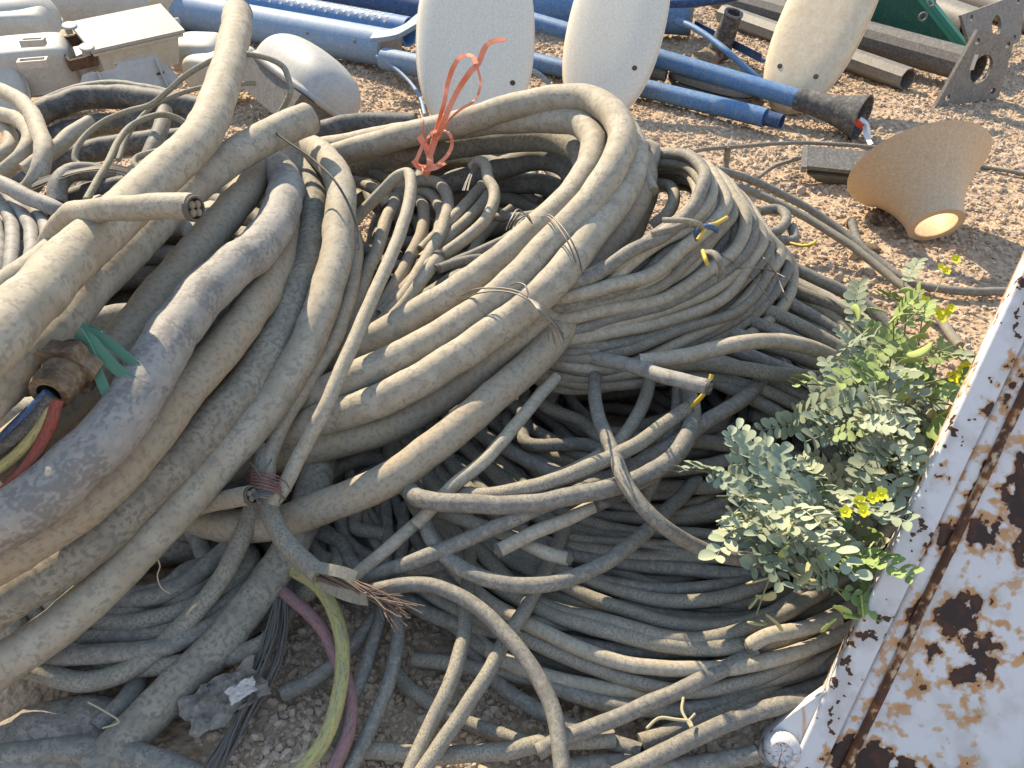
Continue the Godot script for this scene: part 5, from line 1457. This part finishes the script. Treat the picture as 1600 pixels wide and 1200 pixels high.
	for i in 6:
		g = G.new()
		var y := 742 + i * 5
		hose(g, trace([382 + i * 2, y, 0.27, 395, y - 6, 0.315, 415, y - 3, 0.33, 432, y + 2, 0.315, 446, y + 8 + i, 0.27]), 0.0022, 5, 0.8)
		put("strand", g, M.pink_tie if i % 2 == 0 else M.copper, t)
	for q in [[405, 745, 418, 728, 424, 718], [420, 745, 440, 770, 436, 785], [410, 750, 396, 728, 388, 722], [425, 748, 445, 752, 455, 768], [400, 770, 404, 786, 414, 790]]:
		g = G.new()
		hose(g, trace([q[0], q[1], 0.33, q[2], q[3], 0.34, q[4], q[5], 0.32]), 0.0016, 5, 0.8)
		put("strand", g, M.dull_wire, t)
	for i in 12:
		g = G.new()
		var dy := rng.randf_range(-8, 8)
		hose(g, trace([392, 774 + dy, 0.31, 410, 772 + dy, 0.315, rng.randf_range(420, 430), 773 + dy * 1.3, 0.31]), 0.0018, 4, 0.6)
		put("strand", g, M.steel_wire, t)
	# bundle of bare steel wires
	t = thing("steel_wire_bundle", P(400, 1050, 0.0), "bundle of bare grey steel wires hanging to the bottom edge", "wire bundle")
	for i in 22:
		g = G.new()
		var e := rng.randf_range(-20, 20)
		var hh := rng.randf_range(-0.02, 0.02)
		hose(g, trace([440 + e * 0.5, 935, 0.11, 434 + e * 0.8 + rng.randf_range(-4, 4), 985, 0.10 + hh * 0.5, 420 + e, 1035, 0.09 + hh, 400 + e * 0.9 + rng.randf_range(-5, 5), 1080, 0.075 + hh, 375 + e * 0.6, 1130, 0.06 + hh, 340 + e * 0.7 + rng.randf_range(-10, 10), 1200, 0.05 + hh]), 0.0019, 5, 0.6)
		put("wire", g, M.dull_wire, t)
	t = thing("steel_wire_bundle", P(120, 280, 0.45), "spray of thin steel wires beneath the thin flex loops", "wire bundle")
	for i in 16:
		g = G.new()
		var e := rng.randf_range(-10, 10)
		hose(g, trace([50, 290 + e, 0.56, 90, 276 + e * 0.7, 0.60, 130, 266 + e * 0.4, 0.615, 170, 262 + e * 0.8, 0.61, 200, 268 + e, 0.58]), 0.0016, 4, 0.6)
		put("wire", g, M.dull_wire, t)
	# yellow core and bare ends
	single_hose("core_end", trace([1076, 638, 0.35, 1086, 630, 0.37, 1096, 620, 0.39, 1107, 604, 0.41, 1112, 585, 0.43]), 0.005, M.bright_yellow, "bright yellow core end sticking up at the middle right", "core wire", "coloured core ends", 0.5, 8)
	single_hose("core_end", trace([1090, 375, 0.66, 1105, 354, 0.68, 1118, 350, 0.675, 1136, 340, 0.66]), 0.0045, M.bright_yellow, "yellow core end on top of the leaning coil", "core wire", "coloured core ends", 0.5, 8)
	single_hose("core_end", trace([1090, 374, 0.65, 1088, 362, 0.67, 1098, 355, 0.68, 1110, 354, 0.68, 1120, 360, 0.66]), 0.0065, M.blue_wire, "blue core end looped on top of the leaning coil", "core wire", "coloured core ends", 0.5, 8)
	single_hose("core_end", trace([1098, 392, 0.60, 1102, 405, 0.61, 1106, 415, 0.60]), 0.005, M.bright_yellow, "short yellow core end below the blue loop", "core wire", "coloured core ends", 0.5, 8)
	single_hose("core_end", trace([1235, 380, 0.38, 1255, 384, 0.39, 1268, 382, 0.40, 1275, 376, 0.40]), 0.0045, M.bright_yellow, "yellow core end at the grey pigtail loop", "core wire", "coloured core ends", 0.5, 8)
	single_hose("core_end", trace([1036, 344, 0.69, 1070, 345, 0.70, 1090, 350, 0.695, 1100, 358, 0.67]), 0.0065, M.thin, "pale core end pointing left above the leaning coil", "core wire", "coloured core ends", 0.5, 8)
	single_hose("core_end", trace([1018, 366, 0.66, 1050, 358, 0.67, 1075, 350, 0.68, 1092, 352, 0.68]), 0.008, M.grey, "grey core end pointing left below the pale one", "core wire", "coloured core ends", 0.5, 8)
	single_hose("core_end", trace([1104, 395, 0.60, 1118, 398, 0.62, 1126, 412, 0.61, 1126, 435, 0.57]), 0.008, M.grey, "grey core end bent down on the leaning coil's face", "core wire", "coloured core ends", 0.5, 8)
	# frayed top of the kinked cable
	t = thing("steel_wire_bundle", P(735, 270, 0.48), "frayed steel wires at the kinked cable's top bend", "wire bundle")
	for i in 9:
		g = G.new()
		var e := rng.randf_range(-4, 4)
		hose(g, trace([742 + e, 256, 0.53, 738 + e, 270, 0.53, 733 + e * 1.5, 285, 0.52, 730 + e * 2, 298, 0.51]), 0.0015, 4, 0.6)
		put("wire", g, M.steel_wire, t)
	# scraps
	for q in [[350, 1088, 0.085, 0.075, 0.042, "torn_sheet", "torn grey sheet scrap beside the steel wire bundle", "scrap", M.sack], [378, 1078, 0.115, 0.026, 0.014, "paper_scrap", "small white paper scrap beside the steel wire bundle", "paper", M.paper]]:
		g = G.new()
		var pc := P(q[0], q[1], q[2])
		var pb := Basis.from_euler(Vector3(0.3, 0.6, 0.2))
		# a crumpled sheet, torn along its edges
		for face in 2:
			var b0 := g.v.size()
			for i in 17:
				for j in 13:
					var u := i / 16.0 * 2.0 - 1.0
					var w := j / 12.0 * 2.0 - 1.0
					var tear := 1.0 + 0.22 * wob.get_noise_2d(u * 1.1 + q[0], w * 1.1)
					var y: float = 0.55 * wob.get_noise_2d(u * 1.6 + q[0], w * 1.6) * q[4] + 0.10 * wob.get_noise_2d(u * 3.0, w * 3.0 + q[0]) * q[4]
					var yn := Vector3(-wob.get_noise_2d(u * 3.0 + q[0], w * 2.0), 1.2, wob.get_noise_2d(u * 2.0, w * 3.0 + 9.0)).normalized()
					g.add(pc + pb * Vector3(u * q[3] * tear, y - 0.003 * face, w * q[4] * tear), pb * yn * (1.0 if face == 0 else -1.0), Vector2(u, w) * q[3] * 4.0)
			for i in 16:
				for j in 12:
					var k0 := b0 + i * 13 + j
					g.tri(k0, k0 + 1, k0 + 14); g.tri(k0, k0 + 14, k0 + 13)
		tag(put(q[5], g, q[8], self), q[6], q[7])
	g = G.new()
	g.egg(P(55, 1185, 0.0), Basis.from_euler(Vector3(0.12, 0.4, 0.1)), Vector3(0.17, 0.06, 0.10), 0.8, 0.9, -0.2, 1.0, 40, 16)
	for i in g.v.size():
		var p := g.v[i]
		g.v[i] = p + Vector3.UP * (wob.get_noise_2d(p.x * 9.0, p.z * 9.0) * 0.02)
	tag(put("dusty_sack", g, M.sack, self), "crumpled dusty grey sack in the lower left corner", "sack")
	# knotted string on the ground coil
	t = thing("knotted_string", P(1060, 1120, 0.08), "pale knotted string on the ground coil's front turns", "string")
	for q in [[[1010, 1138, 1030, 1122, 1055, 1124, 1078, 1128, 1082, 1136], 0.003], [[1068, 1090, 1066, 1110, 1074, 1126, 1080, 1136], 0.003], [[1074, 1128, 1086, 1115], 0.0025]]:
		g = G.new()
		var pts := PackedVector3Array()
		for i in range(0, q[0].size(), 2): pts.append(P(q[0][i], q[0][i + 1], 0.115))
		hose(g, pts, q[1], 5, 0.8)
		put("strand", g, M.string, t)
	# stray strings under the frontmost cable
	single_hose("loose_string", trace([246, 872, 0.24, 250, 885, 0.22, 246, 900, 0.2, 252, 918, 0.18, 266, 928, 0.17]), 0.0016, M.string, "white string dangling below the frontmost thick cable", "string", "stray strings", 0.6, 5)
	single_hose("loose_string", trace([138, 1097, 0.14, 165, 1112, 0.14, 186, 1128, 0.13, 160, 1138, 0.13]), 0.0016, M.string, "pale stray wire sticking up near the bottom left sack", "string", "stray strings", 0.6, 5)

# ------------------------------------------------------------------ rusty steel panel
func steel_panel() -> void:
	var p0 := P(1232, 1200, 0.0)
	var p1 := P(1600, 408, 0.80)
	var e := (p1 - p0).normalized()
	var w := Vector3(0.85, -0.2, 0.45)
	w = (w - e * w.dot(e)).normalized()
	var nn := w.cross(e).normalized()
	if nn.y < 0: nn = -nn
	var t := thing("rusty_steel_sheet", p0, "leaning white painted steel panel with flaking paint and brown rust", "steel panel")
	var l := 1.75
	# rail: a rounded hollow section along the edge
	extrude(t, "edge_rail", M.rust_rail, p0, e, w, nn, l, [[0.003, -0.045], [0.0, -0.02], [0.0, 0.009], [0.0008, 0.0125], [0.003, 0.015], [0.006, 0.0155], [0.025, 0.0165], [0.044, 0.0165], [0.047, 0.016], [0.0495, 0.0135], [0.050, 0.010], [0.050, -0.02]], 1.3)
	extrude(t, "flange", M.rust_sheet, p0, e, w, nn, l, [[0.0515, -0.006], [0.0525, 0.002], [0.060, 0.004], [0.072, 0.002], [0.080, -0.003]], 1.0, 0.0)
	extrude(t, "bead", M.rust_bead, p0, e, w, nn, l, [[0.080, -0.002], [0.083, 0.005], [0.088, 0.008], [0.093, 0.006], [0.097, -0.004]], 3.0)
	extrude(t, "sheet", M.rust_sheet, p0, e, w, nn, l, [[0.097, -0.004], [0.115, -0.006], [0.20, -0.004], [0.32, -0.002], [0.42, 0.0], [0.46, 0.012], [0.50, 0.013], [0.54, 0.001], [0.75, 0.0], [1.1, 0.0]], 0.95, 0.02)
	extrude(t, "back_sheet", M.rust_rail, p0, e, w, nn, l, [[0.004, -0.046], [0.3, -0.046], [1.1, -0.046]], 1.0)
	# hinge knuckle at the foot
	var hk := p0 + e * 0.03 - w * 0.026
	var g := G.new()
	g.lathe(hk - nn * 0.03, nn, [[0.0, 0.034], [0.045, 0.034], [0.054, 0.029], [0.057, 0.021], [0.057, 0.021], [0.051, 0.018], [0.051, 0.018], [0.053, 0.0001]], 28)
	put("hinge_knuckle", g, M.rust_rail, t)
	g = G.new()
	var ol := PackedVector3Array()
	for q in [[0.003, 0.17], [0.003, -0.06], [-0.055, -0.06], [-0.062, 0.03], [-0.045, 0.075]]: ol.append(p0 + w * q[0] + e * q[1] + nn * 0.004)
	g.slab(ol, nn, 0.03)
	put("corner_gusset", g, M.rust_rail, t)

func extrude(t: Node3D, called: String, m: Material, o: Vector3, e: Vector3, w: Vector3, nn: Vector3, l: float, prof: Array, scale: float, u0 := 0.3) -> void:
	var g := G.new()
	var steps := 90
	# finer profile so that small dents can show
	var pf := []
	for i in prof.size() - 1:
		var d := Vector2(prof[i + 1][0] - prof[i][0], prof[i + 1][1] - prof[i][1]).length()
		var k := maxi(1, int(d / 0.02))
		for s in k: pf.append([lerpf(prof[i][0], prof[i + 1][0], float(s) / k), lerpf(prof[i][1], prof[i + 1][1], float(s) / k)])
	pf.append(prof[prof.size() - 1])
	var k := pf.size()
	for i in steps + 1:
		var s := l * i / steps - 0.06
		var acc := 0.0
		for j in k:
			if j > 0: acc += Vector2(pf[j][0] - pf[j - 1][0], pf[j][1] - pf[j - 1][1]).length()
			var a := maxi(j - 1, 0)
			var b := mini(j + 1, k - 1)
			var dn := Vector2(pf[b][0] - pf[a][0], pf[b][1] - pf[a][1]).normalized()
			var dent := wob.get_noise_2d(s * 4.0, pf[j][0] * 5.0) * 0.0025
			g.add(o + e * s + w * pf[j][0] + nn * (pf[j][1] + dent), (nn * dn.x - w * dn.y).normalized(), Vector2((acc + u0 * 0.6) * scale, s * scale))
	for i in steps:
		for j in k - 1:
			var a := i * k + j
			g.tri(a, a + 1, a + k + 1); g.tri(a, a + k + 1, a + k)
	put(called, g, m, t)

# ------------------------------------------------------------------ flowering shrubs
var leaf_meshes: Array[ArrayMesh] = []
var pod_mesh: ArrayMesh
var flower_mesh: ArrayMesh

func leaflet(g: G, o: Vector3, d: Vector3, up: Vector3, l: float, w: float, fold: float) -> void:
	# rounded leaflet, folded a little along its midrib and dished
	var s := d.cross(up).normalized()
	var prof := [[0.0, 0.06], [0.14, 0.55], [0.35, 0.86], [0.6, 1.0], [0.82, 0.86], [0.95, 0.5], [1.0, 0.12]]
	var base := g.v.size()
	for q in prof:
		var p: Vector3 = o + d * l * q[0] - up * l * 0.10 * q[0] * q[0]
		for k in 3:
			var f: float = (k - 1.0) * q[1] * w * 0.5
			g.add(p + s * f + up * absf(f) * fold, (up - s * signf(f) * fold * 0.8 + d * 0.15 * q[0]).normalized(), Vector2(k * 0.5, q[0]))
	for i in prof.size() - 1:
		for k in 2:
			var a := base + i * 3 + k
			g.tri(a, a + 1, a + 4); g.tri(a, a + 4, a + 3)

func make_leaf(sd: int) -> ArrayMesh:
	var r := RandomNumberGenerator.new()
	r.seed = sd
	var g := G.new()
	var pairs := 5 + sd % 3
	var l := 0.085 + 0.012 * (sd % 3)
	var pts := PackedVector3Array()
	var bend := r.randf_range(0.15, 0.5)
	for i in 6:
		var s := i / 5.0
		pts.append(Vector3(0, bend * 0.03 * sin(s * 2.6) - bend * 0.035 * s * s, l * s))
	hose(g, pts, 0.0011, 4, 0.0)
	for i in pairs:
		var s := 0.22 + 0.76 * i / (pairs - 1.0)
		var o := pts[int(s * 5.0 * 0.999)].lerp(pts[mini(5, int(s * 5.0 * 0.999) + 1)], fposmod(s * 5.0 * 0.999, 1.0))
		for sg in [-1.0, 1.0]:
			var d := Vector3(sg, r.randf_range(-0.05, 0.35), 0.35 + 0.5 * s * r.randf_range(0.6, 1.2)).normalized()
			var up := Vector3(-sg * r.randf_range(0.0, 0.5), 1.0, r.randf_range(-0.35, 0.15))
			up = (up - d * up.dot(d)).normalized()
			var ls := r.randf_range(0.72, 1.1) * (1.0 - 0.25 * absf(s - 0.6))
			leaflet(g, o, d, up, 0.029 * ls, 0.0195 * ls * r.randf_range(0.8, 1.1), r.randf_range(0.1, 0.6))
	return g.mesh(Vector3.ZERO)

func make_pod() -> ArrayMesh:
	# flat curved pod with seed bumps
	var g := G.new()
	var n := 14
	for i in n + 1:
		var s := float(i) / n
		var a := -1.05 + 2.1 * s
		var c := Vector3(0, 0.026 * cos(a) - 0.026, 0.030 * sin(a) + 0.028)
		var rad := Vector3(0, cos(a), sin(a))
		var w := 0.0118 * pow(sin(PI * clampf(s, 0.03, 0.97)), 0.45)
		var th := 0.0016 + 0.0016 * absf(sin(s * PI * 6.0))
		for k in 8:
			var q := TAU * k / 8.0
			g.add(c + rad * w * cos(q) + Vector3.RIGHT * th * sin(q), (rad * cos(q) * 0.4 + Vector3.RIGHT * sin(q)).normalized(), Vector2(k / 8.0, s))
	for i in n:
		for k in 8:
			var a := i * 8 + k
			var b := i * 8 + (k + 1) % 8
			g.tri(a, b, b + 8); g.tri(a, b + 8, a + 8)
	return g.mesh(Vector3.ZERO)

func make_flower() -> ArrayMesh:
	var g := G.new()
	for i in 5:
		var a := TAU * i / 5.0 + 0.2
		var d := Vector3(cos(a), 0.45, sin(a)).normalized()
		var up := (Vector3.UP - d * d.y).normalized()
		leaflet(g, d * 0.002, d, up, 0.0145, 0.0125, 0.25)
	g.egg(Vector3(0, 0.002, 0), Basis.IDENTITY, Vector3(0.0025, 0.004, 0.0025), 1.0, 1.0, -1.0, 1.0, 8, 6)
	return g.mesh(Vector3.ZERO)

func stick(called: String, me: Mesh, m: Material, parent: Node3D, at: Vector3, dir: Vector3, up: Vector3, sc: float) -> MeshInstance3D:
	var z := dir.normalized()
	var x := up.cross(z)
	if x.length() < 0.05: x = Vector3.RIGHT.cross(z)
	x = x.normalized()
	var o := MeshInstance3D.new()
	o.name = called
	o.mesh = me
	o.material_override = m
	o.transform = Transform3D(Basis(x, z.cross(x), z).scaled_local(Vector3.ONE * sc), at - base_of(parent))
	parent.add_child(o, true)
	return o

func shrub(root: Vector3, tips: Array, label: String, leaves_per: int, leaf_mats: Array, leaf_sc: float) -> Node3D:
	var t := thing("flowering_shrub", root, label, "shrub", "shrubs growing through the cable")
	for q in tips:
		var tip := P(q[0], q[1], q[2])
		var mid := root.lerp(tip, 0.5) + Vector3(rng.randf_range(-0.03, 0.03), 0.10, rng.randf_range(-0.03, 0.03))
		var path := PackedVector3Array([root + Vector3(rng.randf_range(-0.02, 0.02), -0.02, rng.randf_range(-0.02, 0.02)), root.lerp(mid, 0.5) + Vector3.UP * 0.03, mid, mid.lerp(tip, 0.6) + Vector3.UP * 0.02, tip])
		var g := G.new()
		hose(g, path, 0.0034, 6, 0.4, false, true, 0.0014)
		put("stem", g, M.stem, t)
		var sp := smooth(path, 0.006)
		var n: int = leaves_per + rng.randi() % 3
		var out := tip - root
		for i in n:
			var s := 1.0 - 0.78 * (float(i) + rng.randf() * 0.6) / n
			var at: Vector3 = sp[clampi(int(s * (sp.size() - 1)), 0, sp.size() - 1)]
			var az := i * 2.4 + rng.randf_range(-0.5, 0.5)
			var dir := Vector3(cos(az), rng.randf_range(-0.1, 0.75), sin(az)) + Vector3(out.x, 0, out.z).normalized() * (0.9 if i == 0 else 0.25)
			var up := Vector3(rng.randf_range(-0.7, 0.7), 1.0, rng.randf_range(-0.3, 0.9))
			stick("leaf", leaf_meshes[rng.randi() % leaf_meshes.size()], (leaf_mats[rng.randi() % leaf_mats.size()] if q.size() < 4 or rng.randf() < 0.45 else M.leaf_young), t, at, dir, up, leaf_sc * rng.randf_range(0.8, 1.15))
	return t

func shrubs() -> void:
	for i in 6: leaf_meshes.append(make_leaf(i + 1))
	pod_mesh = make_pod()
	flower_mesh = make_flower()
	var gm := [M.leaf, M.leaf, M.leaf_blue, M.leaf_pale, M.leaf_dark, M.leaf_olive]
	var back := shrub(P(1375, 770, 0.0), [[1412, 440, 0.50, 1], [1345, 470, 0.50, 1], [1250, 600, 0.46], [1232, 665, 0.40], [1330, 510, 0.52], [1395, 500, 0.55, 1], [1470, 545, 0.50, 1], [1460, 600, 0.46, 1], [1440, 660, 0.42, 1], [1300, 560, 0.52], [1350, 620, 0.55], [1390, 690, 0.48], [1290, 690, 0.45], [1420, 740, 0.36], [1340, 740, 0.42], [1270, 650, 0.45], [1385, 570, 0.55, 1], [1440, 500, 0.50, 1], [1490, 590, 0.46, 1], [1330, 660, 0.52]], "taller grey-green shrub with yellow flowers growing against the steel panel", 8, gm, 1.08)
	var front := shrub(P(1290, 900, 0.0), [[1088, 735, 0.40], [1120, 775, 0.42], [1150, 722, 0.40], [1205, 745, 0.44], [1225, 800, 0.46], [1282, 770, 0.42], [1335, 800, 0.38], [1180, 800, 0.46], [1250, 850, 0.42], [1215, 860, 0.40], [1160, 840, 0.40], [1320, 880, 0.34, 1], [1300, 930, 0.28, 1], [1120, 820, 0.36]], "lower pale grey-green shrub branch spreading over the ground coil", 8, [M.leaf, M.leaf_pale, M.leaf_pale, M.leaf_blue, M.leaf_dark, M.leaf_pale], 1.08)
	# pods and flowers
	for q in [[1412, 448, 0.53], [1380, 485, 0.56], [1395, 500, 0.57], [1345, 495, 0.55], [1440, 490, 0.50], [1425, 525, 0.56], [1418, 560, 0.57], [1440, 560, 0.56], [1425, 590, 0.55], [1455, 500, 0.48], [1480, 555, 0.50], [1500, 540, 0.48], [1450, 640, 0.46], [1465, 650, 0.45], [1455, 610, 0.47], [1440, 605, 0.48]]:
		stick("pod", pod_mesh, M.pod if rng.randf() < 0.75 else M.pod_dry, back, P(q[0], q[1], q[2]), Vector3(rng.randf_range(-1, 1), rng.randf_range(-0.9, 0.1), rng.randf_range(-0.6, 0.6)), Vector3(rng.randf_range(-1, 1), 1, rng.randf_range(0, 1.2)), rng.randf_range(0.7, 1.0))
	for q in [[1230, 800, 0.47], [1245, 820, 0.46], [1195, 905, 0.36], [1180, 940, 0.30], [1175, 975, 0.27], [1200, 960, 0.28], [1240, 900, 0.36], [1215, 930, 0.32], [1310, 945, 0.30], [1300, 970, 0.27], [1325, 965, 0.28], [1270, 880, 0.38], [1225, 855, 0.44], [1345, 930, 0.3]]:
		stick("pod", pod_mesh, M.pod if rng.randf() < 0.6 else M.pod_dry, front, P(q[0], q[1], q[2]), Vector3(rng.randf_range(-0.7, 0.7), rng.randf_range(-1.2, -0.2), rng.randf_range(-0.5, 0.5)), Vector3(rng.randf_range(-1, 1), 0.6, rng.randf_range(0, 1.2)), rng.randf_range(0.7, 0.95))
	for st in [[front, [1240, 800, 0.45, 1230, 850, 0.42, 1200, 910, 0.36, 1182, 960, 0.29]], [front, [1240, 850, 0.42, 1275, 890, 0.38, 1320, 935, 0.31]], [front, [1260, 800, 0.44, 1300, 800, 0.44, 1345, 790, 0.45]], [back, [1400, 520, 0.54, 1440, 480, 0.50, 1465, 450, 0.45, 1475, 420, 0.42]], [back, [1400, 560, 0.55, 1450, 555, 0.52, 1490, 540, 0.5]], [back, [1440, 600, 0.5, 1480, 590, 0.47, 1505, 575, 0.46]]]:
		var g := G.new()
		hose(g, trace(st[1]), 0.0014, 5, 0.3)
		put("stalk", g, M.stem, st[0])
	for q in [[1342, 784, 0.46], [1348, 799, 0.46], [1320, 800, 0.455], [1362, 778, 0.45], [1376, 772, 0.445]]:
		var fl := stick("flower", flower_mesh, M.petal, front, P(q[0], q[1], q[2]), Vector3(rng.randf_range(-0.5, 0.5), -0.6, 1.0), Vector3(0.0, 0.8, 0.6), rng.randf_range(0.7, 1.0))
		fl.set_meta("label", "yellow flower")
	for q in [[1470, 418, 0.42], [1478, 424, 0.42], [1492, 406, 0.40], [1485, 482, 0.44], [1478, 490, 0.44], [1465, 490, 0.45], [1470, 498, 0.45], [1508, 575, 0.46], [1502, 582, 0.46], [1488, 590, 0.46], [1500, 596, 0.45], [1445, 470, 0.46]]:
		var fl := stick("flower", flower_mesh, M.petal, back, P(q[0], q[1], q[2]), Vector3(rng.randf_range(-0.5, 0.5), -0.6, 1.0), Vector3(0.0, 0.8, 0.6), rng.randf_range(0.7, 0.95))
		fl.set_meta("label", "yellow flower")
